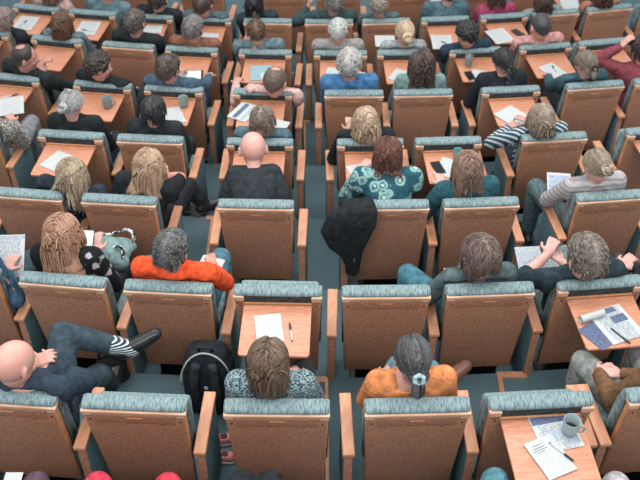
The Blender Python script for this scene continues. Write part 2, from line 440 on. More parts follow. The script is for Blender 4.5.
def strands(g, c, rot, spine, rad=(.083, .103, .096), length=.24, n=240, seed=1, wave=0, freq=40, th=.0075, part=.0, gather=None, spread=1.0, back=True, k=1.0, steps=14, low=False):
    rng = random.Random(seed); c = V(c); rr = V(rad) * k; inv = rot.inverted()
    i = 0
    while i < n:
        # root on the scalp, not on the face
        d = V((rng.gauss(0, 1), rng.gauss(0, 1), rng.gauss(0, 1))).normalized()
        if d.z < (-.75 if low and d.y < -.5 else -.35) or (d.y > .25 and d.z < .55) or (d.y > 0 and d.z < .05): continue
        i += 1
        L = length * rng.uniform(.82, 1.08)
        if wave: d = (d + V((rng.gauss(0, .05),) * 3)).normalized()
        p = V((d.x * rr.x, d.y * rr.y, d.z * rr.z)) * .985
        s_ = 1 if d.x > part else -1
        dr = V((s_ * (.9 if abs(d.x - part) < .5 else .35), -.55 if d.y < .5 else -.8, .0)); dr = dr - d * dr.dot(d); dr.normalize()
        w = c + rot @ p; dirw = rot @ dr; pts = [w.copy()]; tot = 0; st = L / steps
        ph = rng.uniform(0, 6.28); rr2 = rng.uniform(1.0, 1.07)
        while tot < L:
            dirw = (dirw * .66 + V((0, 0, -1)) * .34)
            if gather is not None:
                dirw = dirw * (1 - .6 * min(1, tot / L)) + (V(gather) - w).normalized() * (.4 + 1.6 * tot / L)
            dirw.normalize(); w = w + dirw * st
            if wave: w = w + rot @ V((math.sin(ph + tot * freq), math.cos(ph * 1.7 + tot * freq), 0)) * wave
            q = inv @ (w - c); e = V((q.x / rr.x, q.y / rr.y, q.z / rr.z)); l = e.length
            if l < rr2 and (q.z > -.10 * k):
                e = e * (rr2 / l); q = V((e.x * rr.x, e.y * rr.y, e.z * rr.z)); w = c + rot @ q
            elif q.z <= -.10 * k:                                # below the ears: keep off the neck and the face
                h = math.hypot(q.x, q.y + .02)
                if h < .055 * rr2: q.x *= .055 * rr2 / max(h, .01); q.y = (q.y + .02) * .055 * rr2 / max(h, .01) - .02
                if q.y > .02: q.y = .02 + (q.y - .02) * .5
                w = c + rot @ q
            if spine:
                for (sc, sr) in spine:
                    dv = w - sc
                    if dv.length < sr: w = sc + dv.normalized() * sr
            if w.z < .965 and abs(w.x) < .27 and w.y < .11: w.y = .11
            pts.append(w.copy()); tot += st
            if gather is not None and (w - V(gather)).length < .03: pts.append(V(gather)); break
        rads = [th * k * (.7 + .5 * math.sin(math.pi * min(1, j / len(pts) * 1.1 + .12))) for j in range(len(pts))]; rads[-1] = .0015
        g.tube(pts, rads, 3, .5 + .35 * mn.noise(V((d.x * 5, d.y * 5, d.z * 5 + seed))) + rng.uniform(-.2, .2), .7)

PEOPLE = {}
def person(key, seat, head, label, yaw=0, pitch=22, roll=0, hair=('short', '2a2422', '4a3f3a'), top='2c3238', top2=None, pat=None,
           sleeve='long', pants='39434c', ppat=None, pants2=None, shoes='25272a', sk='c99a8a', fem=False, near=None, hands=None, knees=None, ankles=None,
           neck='crew', reach=None, ks=1.0, size=1.0, hs=None, curl=26, extras=(), dist=None, leanback=.0, crown=0, group=None, sh=1.0, soft=0):
    r = seat[0]; _, base, rz = SEAT[seat]
    root = empty('person', base, rz); tag(root, label, 'person', group)
    Mi = Matrix.Translation(base) @ Matrix.Rotation(rz, 4, 'Z'); inv = Mi.inverted()
    if near is None: near = r in 'ABC'
    vox = .0058 if r in 'AB' else (.0075 if r in 'CD' else .0095)
    loc = lambda p: inv @ V(p)
    pel = V((0, .25, .50)); PW = Mi @ pel
    D_ = dist or (.625 if fem else .66) * size
    if head is not None and len(head) == 3 and abs(head[0]) > 3: H = at(head[0], head[1], zf(r) + head[2])
    elif head is not None and len(head) == 2:
        o = CAM; d = ray(*head).normalized(); oc = o - PW; b_ = oc.dot(d); disc = b_ * b_ - (oc.dot(oc) - D_ * D_)
        t = -b_ - math.sqrt(disc) if disc > 0 else -b_
        H = o + d * t
    else: H = Mi @ V(head)
    H = loc(H)
    # shift the pelvis a little sideways with a strong lean
    pel.x += max(-.12, min(.12, H.x * .45)); ax = H - pel
    if abs(ax.x) > .3: pel.x += (ax.x - math.copysign(.3, ax.x)) * .6
    hk = (hs or (1.02 if fem else 1.2))
    nb = pel + (H - pel) * (.775 if hk < 1.1 else .772) + V((0, -.018, 0))
    yr = Matrix.Rotation(R(yaw), 3, 'Z'); HR = yr @ Matrix.Rotation(R(-pitch), 3, 'X') @ Matrix.Rotation(R(roll), 3, 'Y')
    sp = (nb - pel).normalized(); mid = pel.lerp(nb, .5) + V((0, -.035, 0))
    if mid.y < .235: mid.y = .235
    shy = R(yaw * .22); rt = Matrix.Rotation(shy, 3, 'Z') @ V((1, 0, 0)); rt = (rt - sp * rt.dot(sp)).normalized(); fr = sp.cross(rt)
    sw = (.158 if fem else .188) * size * sh
    chest = pel.lerp(nb, .74) + V((0, -.012, 0))
    shl = {-1: nb - rt * sw - sp * .035, 1: nb + rt * sw - sp * .035}
    def torso(g, e, scoop=False):
        hw = (.165 if fem else .158) * size; cw = (.138 if fem else .158) * size
        data = [(pel - sp * .09, hw * .7, .09), (pel - sp * .03, hw, .115), (pel.lerp(mid, .5), hw * .93, .112), (mid, (.125 if fem else .147) * size, .10),
                (mid.lerp(chest, .55), cw, .112), (chest, cw * 1.06, .112), (chest.lerp(nb, .55), cw * 1.0, .092), (nb - sp * .02, cw * .62, .068), (nb + sp * .012, .058, .052)]
        if scoop: data = data[:-2] + [(chest.lerp(nb, .8), cw * .82, .066)]
        rings = []
        for (c, a, b_) in data:
            a += e; b_ += e
            rings.append([c + rt * (a * math.copysign(abs(math.cos(t)) ** .85, math.cos(t))) + fr * (b_ * math.copysign(abs(math.sin(t)) ** .85, math.sin(t))) for t in [2 * math.pi * j / 20 for j in range(20)]])
        g.rings(rings)
        for s_ in (-1, 1):
            g.capsule(nb + rt * s_ * (.10 if scoop else .045) - sp * (.035 if scoop else .03), shl[s_], .046 + e, .052 + e, 14)
            g.capsule(shl[s_], shl[s_] - sp * .05 + rt * s_ * .005, .055 + e, .052 + e, 14)
    def clear(g):                                   # keep the back in front of the backrest cushion
        for i, (x, y, z) in enumerate(g.v):
            if z < .955 and abs(x) < .262:
                lim = .122 + (.93 - z) * .13
                if y < lim: g.v[i] = (x, lim, z)
        return g
    # arms
    hands = hands or {}; arms = {}
    for s_ in (-1, 1):
        t = hands.get(s_)
        if t is None: W = V((s_ * .10 + H.x * .3, .50, .62)); dirh = None
        elif len(t) == 3 and abs(t[0]) > 3: W = loc(at(t[0], t[1], zf(r) + t[2]))
        else: W = V(t[:3])
        pole = (hands.get('pole%d' % s_) or (s_ * .55, -.35, -.8))
        E, W = two_bone(shl[s_] - sp * .01, W, .275 * size, .245 * size, pole); arms[s_] = (E, W)
    body = G(); torso(body, 0)
    ha = HR @ V((0, -.012, -.075)) + H
    body.chain([nb - sp * .03, nb.lerp(ha, .5) + V((0, -.004, 0)), ha], [.056, .05, .051] if not fem else [.05, .044, .046], 14)
    kk = hk
    h3 = lambda x, y, z: H + HR @ (V((x, y, z)) * kk)
    body.ell(H, V((.0745, .096, .088)) * kk, HR, 28, 18)
    body.ell(h3(0, .028, -.055), V((.058, .064, .068)) * kk, HR, 20, 14)
    body.ell(h3(0, .06, -.10), V((.028, .026, .022)) * kk, HR, 12, 8)            # chin
    body.chain([h3(0, .092, -.012), h3(0, .108, -.046)], [.008 * kk, .013 * kk], 8)   # nose
    body.chain([h3(-.014, .1, -.05), h3(.014, .1, -.05)], [.008, .008], 8)
    body.chain([h3(-.042, .078, .012), h3(0, .093, .008), h3(.042, .078, .012)], [.009, .010, .009], 8)   # brow
    body.chain([h3(-.02, .086, -.078), h3(0, .092, -.078), h3(.02, .086, -.078)], [.005, .007, .005], 8)
    for s_ in (-1, 1):
        body.ell(h3(s_ * .040, .062, -.04), V((.022, .024, .022)) * kk, HR, 10, 8)
        er = HR @ Matrix.Rotation(R(s_ * 22), 3, 'Z')
        body.ell(h3(s_ * .078, -.004, -.022), V((.0085, .019, .031)) * kk, er, 12, 10)
    for s_ in (-1, 1):
        E, W = arms[s_]
        body.chain([shl[s_], shl[s_].lerp(E, .5), E], [.046, .043, .036] if fem else [.052, .047, .039], 12)
        body.chain([E, E.lerp(W, .35), W], [.036, .036, .024] if fem else [.039, .040, .027], 12)
        d = (W - E).normalized(); aim = hands.get('dir%d' % s_)
        if aim: d = (V(aim)).normalized()
        else: d = (d + V((-s_ * .25, .1, -.1))).normalized()
        nn = hands.get('nrm%d' % s_) or (0, 0, 1)
        hand(body, W, d, nn, s_, curl, (.93 if fem else 1.03), .0088 if r in 'AB' else .0098)
    # legs
    legs = {}
    for s_ in (-1, 1):
        hip = pel + V((s_ * .088, .0, -.015))
        kn = (knees or {}).get(s_); an = (ankles or {}).get(s_)
        if kn is None: kn = V((s_ * .125 + pel.x, .635, .50))
        elif abs(kn[0]) > 3: kn = loc(at(kn[0], kn[1], zf(r) + kn[2]))
        else: kn = V(kn)
        L = (kn - hip)
        if L.length > .47: kn = hip + L.normalized() * .47
        if an is None: an = V((kn.x, kn.y - .02 if kn.y > .5 else kn.y + .12, .09))
        elif abs(an[0]) > 3: an = loc(at(an[0], an[1], zf(r) + an[2]))
        else: an = V(an)
        L = an - kn
        if L.length > .44: an = kn + L.normalized() * .44
        legs[s_] = (hip, kn, an)
        body.chain([hip, hip.lerp(kn, .5), kn], [.082, .07, .054], 14); body.chain([kn, kn.lerp(an, .35), an], [.052, .052, .036], 12)
    clear(body)
    bo = mk('body', body, skin(sk), root, voxel=vox, sm=1)
    # clothing
    tg = G(); torso(tg, .013 + soft, neck == 'scoop')
    for s_ in (-1, 1):
        E, W = arms[s_]; e = .012 + soft
        if sleeve == 'long':
            Wc = E.lerp(W, .93)
            tg.chain([shl[s_], shl[s_].lerp(E, .5), E], [.053 + e, .048 + e, .042 + e], 14); tg.chain([E, E.lerp(Wc, .4), Wc], [.042 + e, .040 + e, .028 + e * .8], 14)
        elif sleeve == 'short':
            q = shl[s_].lerp(E, .62); tg.chain([shl[s_], q], [.055 + e, .052 + e], 14)
        elif sleeve == 'elbow':
            q = E.lerp(W, .22); tg.chain([shl[s_], E, q], [.055 + e, .045 + e, .043 + e], 14)
    if neck == 'collar':
        for t in range(14):
            a = 2 * math.pi * t / 14; b2 = 2 * math.pi * (t + 1) / 14
            P_ = lambda q: nb + sp * .03 + rt * (.062 * math.cos(q)) + fr * (.058 * math.sin(q))
            tg.capsule(P_(a), P_(b2), .014, .014, 8, 2)
    clear(tg)
    tname = {'long': 'sweater', 'short': 'shirt', 'elbow': 'shirt'}[sleeve]
    mk(tname, tg, cloth(top, top2, pat), root, voxel=.0095 if r in 'ABCD' else .012, sm=3)
    lg = G()
    for s_ in (-1, 1):
        hip, kn, an = legs[s_]
        lg.chain([pel + V((s_ * .05, 0, -.02)), hip, hip.lerp(kn, .5), kn], [.11, .10, .088, .070], 14)
        lg.chain([kn, kn.lerp(an, .35), kn.lerp(an, .86)], [.068, .067, .054], 14)
    mk('trousers', lg, cloth(pants, pants2, ppat), root, voxel=.013, sm=3)
    for s_ in (-1, 1):
        hip, kn, an = legs[s_]; sg = G(); sh_ = (an - kn).normalized()
        fd = V((0, 1, 0)) - sh_ * sh_.y * .9; 
        if an.z > .25: fd = V((s_ * -.35 + (.9 if an.x > kn.x else -.9), .3, .25))
        fd.normalize(); fd = (ankles or {}).get('toe%d' % s_, fd); fd = V(fd).normalized()
        hl = an - fd * .045 + sh_ * .035
        sg.chain([hl, an + fd * .06 + sh_ * .045, an + fd * .155 + sh_ * .05], [.042, .047, .038], 12); sg.capsule(an + sh_ * .0, an + sh_ * .03, .048, .045, 12)
        mk('shoe', sg, M('leather_' + shoes, shoes, .32), root, voxel=.011, sm=3)
    # eyes
    for s_ in (-1, 1):
        eg = G(); eg.ell(h3(s_ * .030, .0835, -.014), (.0105, .0105, .0105), None, 12, 8)
        eg2 = G(); eg2.ell(h3(s_ * .030, .0885, -.015), (.006, .007, .006), None, 10, 6)
        eo = mk('eye', eg, M('eye_white', 'd8d4cf', .3), root, smooth=True); mk('iris', eg2, M('iris', '3a2a22', .3), eo, smooth=True)
    # hair
    st = hair[0]
    if st != 'bald':
        hg = G(); hm = hairmat(hair[1], hair[2]); seed = abs(hash(key)) % 97 if False else sum(ord(ch) for ch in key)
        back = [(nb - sp * .06, .125 if fem else .13), (shl[-1] + rt * .03, .06), (shl[1] - rt * .03, .06), (chest, .15)]
        nn = (1000 if r in 'AB' else 800 if r == 'C' else 420 if r == 'D' else 240); th = .0036 if r in 'ABC' else .0048 if r == 'D' else .0068; stp = 14 if r in 'ABC' else 9
        if st == 'short': 
            cap_hair(hg, H + HR @ V((0, -.003, -.003)), HR, st, near, seed, amp=.0026, freq=34, crown=crown, k=kk, rad=(.081, .102, .101))
            if not crown: strands(hg, H, HR, None, length=.034 * kk, n=900 if r in 'AB' else 220, seed=seed, th=.0036 if r in 'AB' else .005, rad=(.080, .100, .095), part=.03, k=kk, steps=5, low=True)
        elif st == 'crop': cap_hair(hg, H + HR @ V((0, -.002, .002)), HR, st, near, seed, rad=(.079, .1, .092), amp=.0015, freq=60, crown=crown, k=kk)
        elif st == 'fringe': cap_hair(hg, H, HR, st, near, seed, rad=(.081, .101, .092), amp=.0015, k=kk)
        elif st == 'curly': cap_hair(hg, H + HR @ V((0, -.004, .006)), HR, st, True, seed, rad=(.092, .110, .102), amp=.017, freq=62, k=kk)
        elif st == 'thick':
            cap_hair(hg, H + HR @ V((0, -.002, .004)), HR, st, near, seed, rad=(.084, .104, .097), amp=.004, freq=34, k=kk)
            strands(hg, H, HR, None, length=.095, n=nn, seed=seed, th=th * .9, rad=(.086, .106, .099), part=.02, k=kk, steps=stp)
        elif st == 'bob':
            cap_hair(hg, H, HR, st, near, seed, amp=.002, k=kk); strands(hg, H, HR, back, length=hair[3] if len(hair) > 3 else .20, n=nn + 60, seed=seed, th=th, k=kk, steps=stp, rad=(.088, .106, .098) if r in 'ABC' else (.081, .099, .094))
        elif st == 'long':
            cap_hair(hg, H, HR, st, near, seed, amp=.002, k=kk); strands(hg, H, HR, back, length=hair[3] if len(hair) > 3 else .33, n=nn + 120, seed=seed, th=th * 1.05, k=kk, steps=stp + 4, wave=.0014, freq=40, rad=(.088, .106, .098))
        elif st == 'longcurl':
            cap_hair(hg, H, HR, st, near, seed, amp=.004, k=kk); strands(hg, H, HR, back, length=.30, n=nn + 80, seed=seed, th=th * 1.25, k=kk, steps=stp + 8, wave=.009, freq=120, rad=(.094, .11, .10))
        elif st in ('pony', 'braid'):
            cap_hair(hg, H, HR, st, near, seed, amp=.0025, k=kk)
            ga = h3(0, -.118, -.045); strands(hg, H, HR, None, length=.26, n=nn + 60, seed=seed, th=th * .85, gather=ga, k=kk, steps=stp, rad=(.081, .101, .094))
            rng = random.Random(seed)
            if st == 'pony':
                tl = hair[3] if len(hair) > 3 else .16
                for q in range(60):
                    a, rr = rng.uniform(0, 6.28), math.sqrt(rng.random()); p0 = ga + V((math.cos(a), math.sin(a) * .6, 0)) * .012 * rr; pts = [p0]
                    dr = V((math.cos(a) * rr * .55, -.55 + math.sin(a) * .25, -.55)).normalized()
                    for j in range(9): dr = (dr * .8 + V((0, 0, -1)) * .3 + V((-math.cos(a) * rr, .0, 0)) * .1 * (j > 3)).normalized(); pts.append(pts[-1] + dr * tl / 9)
                    hg.tube(pts, [.006] + [.0075] * 7 + [.005, .001], 4, rng.random(), .6)
            else:
                w = ga
                for j in range(9):
                    w = ga + V((.006 * (-1) ** j, -.012 - .004 * j, -.028 * j))
                    for (sc, sr) in back:
                        dv = w - sc
                        if dv.length < sr + .012: w = sc + dv.normalized() * (sr + .012)
                    hg.ell(w, (.021 - .001 * j, .017, .021), None, 8, 6, tone=.3 + .5 * (j % 2))
            sc_ = G()
            for t in range(12):
                a, b2 = 2 * math.pi * t / 12, 2 * math.pi * (t + 1) / 12
                P_ = lambda q: ga + V((.021 * math.cos(q), -.004 + .008 * math.sin(q), .019 * math.sin(q)))
                sc_.capsule(P_(a), P_(b2), .0095 + .003 * (t % 2), .0095 + .003 * ((t + 1) % 2), 8, 2)
            HT = sc_
        elif st in ('bun', 'updo'):
            cap_hair(hg, H, HR, st, near, seed, amp=.0025, k=kk)
            ga = h3(0, -.112, -.03 if st == 'updo' else -.05); strands(hg, H, HR, None, length=.24, n=nn + 40, seed=seed, th=th * .85, gather=ga, k=kk, steps=stp, rad=(.081, .101, .094))
            rng = random.Random(seed); br = .046 if st == 'bun' else .036
            ctr = ga + HR @ V((0, -.012, 0))
            for q in range(26):
                a0 = rng.uniform(0, 6.28); rr = br * rng.uniform(.55, 1); tilt = rng.gauss(0, .5); pts = []
                for j in range(9):
                    a = a0 + j * .38; p = V((math.cos(a) * rr, -.016 * math.cos(a * 2 + q), math.sin(a) * rr)); p = Matrix.Rotation(tilt, 3, 'X') @ p
                    pts.append(ctr + HR @ p)
                hg.tube(pts, [.004] + [.0095] * 7 + [.004], 5, rng.random(), .8)
            hg.ell(ctr, (br * .8, .025, br * .8), HR, 14, 8)
        ho = mk('hair', hg, hm, root, smooth=True, tone=True)
        if st in ('pony', 'braid'):
            q = mk('hair_tie', HT, cloth(hair[4] if len(hair) > 4 else '2a2a2c'), root, smooth=True)
    PEOPLE[key] = dict(root=root, H=H, HR=HR, Mi=Mi, nb=nb, arms=arms, shl=shl, legs=legs, kk=kk, h3=h3, rt=rt, fr=fr, sp=sp)
    return root
# ------------------------------------------------------------------ who sits where
EMPTY_SEATS = {'A2', 'A5', 'B4', 'D6', 'D8', 'F10', 'G12'}
for r in SEATS:
    lst = []
    for (x0, y0, x1, y1, o_) in SEATS[r]:
        xm = (x0 + x1) / 2
        if r == 'H':
            x = (xm - 320) / F_PX * (FW.dot(V((0, cy('H', 0), zf('H') + .93)) - CAM))
        else:
            z = zf(r) + .93; x = (at(x0, y0, z).x + at(x1, y1, z).x) / 2
        lst.append((x, o_))
    for i, (x, o_) in enumerate(lst):
        arms = []
        gl = x - lst[i - 1][0] if i else .59; gr = lst[i + 1][0] - x if i < len(lst) - 1 else .59
        key = f'{r}{i+1}'
        if gl > .665: arms.append(-.298)
        elif i == 0: arms.append(-.295)
        arms.append(gr / 2 if gr <= .665 else .298)
        if key == 'A3': arms = []
        if key == 'A2': arms = [.287]
        if key == 'A4': arms = [-.318, gr / 2]
        make_seat(key, x, o_, key not in EMPTY_SEATS, arms)
for i, x in enumerate((-1.45, -.845, -.29, .62, 1.33)): make_seat(f'Z{i+1}', x, 0, True, [-.295, .295])

CLOSED, OPEN = 'tray folded away', 'tray folded down'
# ------------------------------------------------------------------ people, row by row (nearest first)
person('A1', 'A1', (13, 361), 'bald man in dark navy sweater, legs crossed, hand raised to his face', yaw=-28, pitch=18, hs=1.12, hair=('bald',), sk='d3a092',
       top='2b3a48', pants='34434d', shoes='22262a', hands={1: (46, 368, .93), -1: (30, 372, .90), 'dir1': (-.8, .35, .2), 'nrm1': (0, -.4, .8), 'pole1': (.9, -.1, -.6)},
       knees={1: (62, 327, .74), -1: (100, 375, .50)}, ankles={1: (122, 347, .62), -1: (112, 385, .1), 'toe1': (.8, .45, .35)})
person('A3', 'A3', (268, 359), 'person with straight brown bob in speckled blue-grey top, front row centre', yaw=-4, pitch=20, fem=True, neck='scoop',
       hair=('bob', '3a2a25', '86705f', .17), top='31434d', top2='8fa6ab', pat='speckle', pants='2b3036', sk='cf9e93', sleeve='long')
person('A4', 'A4', (413, 356), 'person in orange top with low grey-black ponytail tied by pale blue scrunchie', yaw=10, pitch=14, roll=8, fem=True, neck='scoop',
       hair=('pony', '1c1d20', '66686c', .11, '9dbcc6'), top='c98051', pants='54737f', sk='bf9184', shoes='6a4a42',
       knees={-1: (-.02, .60, .56), 1: (.16, .62, .5)}, ankles={-1: (440, 380, .42), 1: (.1, .72, .1), 'toe-1': (.75, .65, .1)})
person('A6', 'A6', (706, 352), 'person in brown corduroy jacket at right edge, hands clasped over grey jeans', top='684d38', pants='7f8584', shoes='222222',
       hair=('short', '3a2e28', '6a5a4e'), hands={-1: (598, 372, .66), 1: (612, 374, .67), 'dir-1': (.9, .3, -.1), 'dir1': (-.9, .3, -.1)}, knees={-1: (583, 362, .55), 1: (640, 350, .55)}, sk='d0a095', curl=34)
person('B0', 'B1', (-52, 240), 'person cut by left edge in blue denim shirt holding a printed programme', top='35536b', hair=('short', '3a2e28', '6a5a4e'),
       hands={1: (6, 272, .72), -1: (-14, 276, .72), 'dir1': (.1, .9, .3)}, pants='3b4a54')
person('B1', 'B2', (61, 230), 'person with long strawberry blonde hair in black floral top holding a phone', yaw=-12, pitch=24, fem=True,
       hair=('long', '7c5646', 'c8a188', .40), top='1b2024', pat='floral', pants='2b333b', hands={1: (96, 252, .78), -1: (-.02, .44, .62), 'dir1': (-.1, .75, .55)}, sk='d3a598')
person('B2', 'B3', (171, 248), 'man with short grey-black hair in bright orange sweater', hs=1.15, yaw=-12, pitch=16, hair=('short', '24262a', '77797c'),
       top='d9512c', pants='4a6f80', hands={1: (213, 268, .66), -1: (-.1, .5, .60), 'dir1': (-.3, .8, .1), 'pole1': (.9, -.3, -.6)}, sk='bf8c7c', neck='crew', knees={1: (222, 255, .56), -1: (148, 262, .5)})
person('B5', 'B6', (481, 255), 'person with thick brown hair in grey-green jacket reading a small white card', hs=1.22, yaw=14, pitch=28, fem=True,
       hair=('thick', '31272a', '86746b'), top='4c5d60', pants='41707f', hands={-1: (450, 284, .68), 1: (0, .45, .66), 'dir-1': (.1, .9, .2), 'pole-1': (-.9, -.2, -.6)}, sk='d3a99d', knees={-1: (408, 274, .55), 1: (468, 268, .5)})
person('B6', 'B7', (587, 255), 'man with grey hair in dark navy shirt raising bare forearms over papers', hs=1.3, yaw=10, pitch=20, hair=('short', '3a3634', '8f867e'),
       top='27363e', pants='66797a', sleeve='elbow', hands={-1: (548, 254, .82), 1: (562, 262, .78), 'dir-1': (.5, .75, .3), 'dir1': (-.55, .75, .2), 'pole-1': (-.9, -.3, -.5), 'pole1': (.5, -.5, -.7)}, knees={-1: (522, 246, .55), 1: (560, 235, .55)}, sk='d0a599', curl=32)
# a seventh seat of this row stands outside the frame: its occupant reaches in
_x = SEAT['B7'][1].x + .59; make_seat('B8', _x, 0, True, [.295])
person('B7', 'B8', (694, 250), 'person at right edge in black sleeves with fingers laced', top='20262c', pants='333b40', hair=('short', '33302e', '5a544e'),
       hands={-1: (622, 265, .70), 1: (634, 268, .72), 'dir-1': (.8, .5, .1), 'dir1': (-.8, .5, .1)}, sk='d3a79b', curl=34)
person('C0', 'C1', (71, 172), 'person with streaked ash blonde hair bent over paper on open tray at left', yaw=-6, pitch=26, fem=True,
       hair=('long', '6b5a4c', 'cdbba2', .27), top='222c38', pants='2f3a48', sk='d3a698')
person('C1', 'C2', (148, 163), 'person with beige blonde bob in black, cheek propped on bare forearm', yaw=-14, pitch=24, fem=True,
       hair=('bob', '79604e', 'd3b89e', .25), top='1f2428', pants='20262b', sleeve='short', hands={1: (167, 176, .96), -1: (.0, .44, .6), 'dir1': (-.35, .1, .9), 'pole1': (.35, .25, -1)}, sk='d79f92',
       knees={1: (188, 186, .56), -1: (120, 190, .5)}, ankles={1: (203, 203, .42), 'toe1': (.85, .5, .1)})
person('C2', 'C3', (253, 147, 1.02), 'bald man with glasses in black T-shirt leaning forward', yaw=8, pitch=30, hair=('bald',), sk='d6a699', sh=.68, hs=1.2,
       top='2b3237', sleeve='short', pants='3f5f6e', hands={-1: (-.12, .56, .62), 1: (.12, .56, .62), 'pole-1': (-.35, -.2, -.9), 'pole1': (.35, -.2, -.9)})
person('C3', 'C4', (388, 151), 'person with auburn brown bob in teal paisley shirt', yaw=-10, pitch=24, fem=True, sh=1.1,
       hair=('bob', '38221f', '84594c', .20), top='2b5966', pat='paisley', pants='27323a', hands={-1: (-.16, .66, .76), 1: (.06, .72, .76)}, sk='d3a698', soft=.006)
person('C4', 'C5', (468, 166), 'person with brown hair in teal top touching a phone on the tray', yaw=12, pitch=26, fem=True,
       hair=('bob', '43332c', 'ae9080', .20), top='2b5560', pants='2b3a44', sleeve='elbow', hands={-1: (441, 186, .78), 1: (.08, .62, .74), 'dir-1': (.0, .8, .2), 'pole-1': (-.6, -.2, -.9)}, sk='d9aa9e')
person('C5', 'C6', (597, 163), 'person with ash hair pinned in a braided updo, pale striped top, reading on lap', yaw=10, pitch=28, fem=True,
       hair=('updo', '4f443c', 'b5a790'), top='a9a6a9', top2='8a878c', pat='hstripes', pants='5b6d70', pants2='42565a', ppat='plaid', hands={-1: (553, 190, .62), 1: (574, 192, .62), 'pole-1': (-.9, -.4, -.5)}, sk='d3a698', sleeve='elbow',
       knees={-1: (536, 187, .56), 1: (560, 178, .52)})
person('D0', 'D1', (-14, 108), 'person cut by left edge in black and white marled sweater', fem=True, hair=('curly', '4a3c34', '8a7868'), top='2c2e30', top2='b9b4ae', pat='speckle',
       pants='7b7f84', hands={1: (14, 122, .72)}, knees={1: (34, 118, .55), -1: (0, 112, .5)})
person('D1', 'D2', (71, 102), 'grey-haired person with silver hair clip and dark top at the mug tray', yaw=-8, pitch=26, fem=True,
       hair=('updo', '55585c', 'b4b7ba'), top='1e2428', pants='2a3036', sk='cfa094')
person('D2', 'D3', (153, 108), 'person with smooth black bob in black top behind a mug', yaw=-10, pitch=26, fem=True, hair=('bob', '17181b', '44444a', .13), top='262c31', pants='2a3036')
person('D3', 'D4', (262, 118), 'person with grey-brown bob in slate blue top over a magazine', yaw=-8, pitch=36, fem=True, hair=('bob', '4a403c', '93877e', .13), top='4b6672', pants='3f5f6e')
person('D4', 'D5', (366, 119), 'person with long pale blonde hair in black, raising a white cup', yaw=14, pitch=24, fem=True, hair=('bob', '8a7460', 'cdb9a0', .23), top='1f262c', pants='2a3036',
       hands={-1: (350, 132, .86), 'dir-1': (0, .7, .5)})
person('D6', 'D7', (542, 116), 'person with ash hair in navy and white striped sweater writing at open tray', yaw=14, pitch=26, fem=True, hair=('bob', '5f5148', 'b3a595', .19), top='2e4a5e', top2='b9c3c6', pat='stripes', pants='2e3a44',
       hands={-1: (508, 128, .76), 1: (528, 122, .76), 'pole-1': (-1, -.5, -.3)})
person('E0', 'E1', (24, 56), 'dark-haired balding man in black, turned right, hand at his chin', hs=1.12, yaw=-62, pitch=10, hair=('short', '17181a', '3f3a38'), crown=.36, top='202629', pants='2a3036', sk='b9877a',
       hands={1: (44, 74, .90), -1: (38, 68, .92), 'dir1': (-.5, .3, .8), 'pole1': (.9, .2, -.8)})
person('E1', 'E2', (98, 65), 'man with dark wavy hair, face turned right, in black top', hs=1.08, yaw=-58, pitch=12, hair=('curly', '17171a', '4a423e'), top='1f2428', pants='2a3036', sk='c4958a')
person('E2', 'E3', (168, 67), 'dark-haired man in blue-grey sweater with a tablet on the tray ahead', yaw=-18, pitch=20, hair=('short', '2a2524', '5f544e'), top='41576a', pants='2f3a44', hands={-1: (-.1, .66, .74), 1: (.2, .6, .74)})
person('E3', 'E4', (275, 80), 'balding brown-haired man in pale pink shirt at open tray', yaw=-14, pitch=34, hair=('short', '342c2a', '74655c'), crown=.42, top='c0a09c', pants='3b4852', sk='c99a8e', hands={-1: (236, 84, .78)})
person('E4', 'E5', (349, 62), 'grey-haired man in bright blue sweater', hs=1.28, yaw=-4, pitch=22, hair=('short', '7b7f82', 'c0c0bc'), top='44729e', pants='2f3a44', sk='c99a8e')
person('E5', 'E6', (422, 62), 'person with long dark curly hair in grey-green cardigan', yaw=0, pitch=22, fem=True, hair=('longcurl', '1f1b1c', '6a5a54'), top='6f8a8a', pants='2f3f4c')
person('E6', 'E7', (503, 59), 'person in black with long black braid down the back', yaw=12, pitch=20, fem=True, hair=('braid', '131416', '3a3b40'), top='22282d', pants='2a3036', hands={-1: (-.18, .5, .66)})
person('E7', 'E8', (586, 62), 'person with grey-brown ponytail in dark teal jacket', yaw=16, pitch=26, fem=True, hair=('pony', '4a423c', '93887c', .10, '3a3a3a'), top='33535c', pants='2a3036', hands={-1: (-.2, .6, .7)})
person('E8', 'E9', (640, 47), 'person in maroon top with navy sleeve raised to dark hair', yaw=20, pitch=10, fem=True, hair=('thick', '1f1a1b', '4f4240'), top='7d3f49', pants='2a3036',
       hands={-1: (621, 47, 1.12), 'dir-1': (.6, .1, .8), 'pole-1': (-.9, .1, -.5)})
person('F0', 'F1', (3, 18), 'person at left edge with grey-pink hair in dark top', yaw=0, pitch=15, fem=True, hair=('thick', '5f5252', 'a3938f'), top='23292e', pants='2a3036')
person('F1', 'F2', (61, 22), 'person with wavy brown shoulder-length hair', yaw=4, pitch=24, fem=True, hair=('bob', '33251f', '7a5c4c', .19), top='5f6f76', pants='2a3036')
person('F2', 'F3', (135, 21), 'man with dark grey hair in black sweater, hand out over the tray', yaw=-10, pitch=20, hair=('short', '2e2b2b', '6c6663'), top='22282b', pants='2a3036', hands={1: (160, 38, .76)})
person('F3', 'F4', (193, 27), 'grey-haired man in brown top', yaw=-6, pitch=22, hair=('short', '3b3a3c', '8c8a8a'), top='7a5646', pants='2a3036', hands={1: (206, 44, .76)})
person('F4', 'F5', (256, 30), 'man with short brown hair in grey-blue shirt, cheek on his hand', hs=1.06, yaw=10, pitch=20, hair=('short', '33271f', '6f5747'), top='5b727b', pants='2a3036', hands={-1: (247, 47, .92), 'dir-1': (.1, .1, 1)})
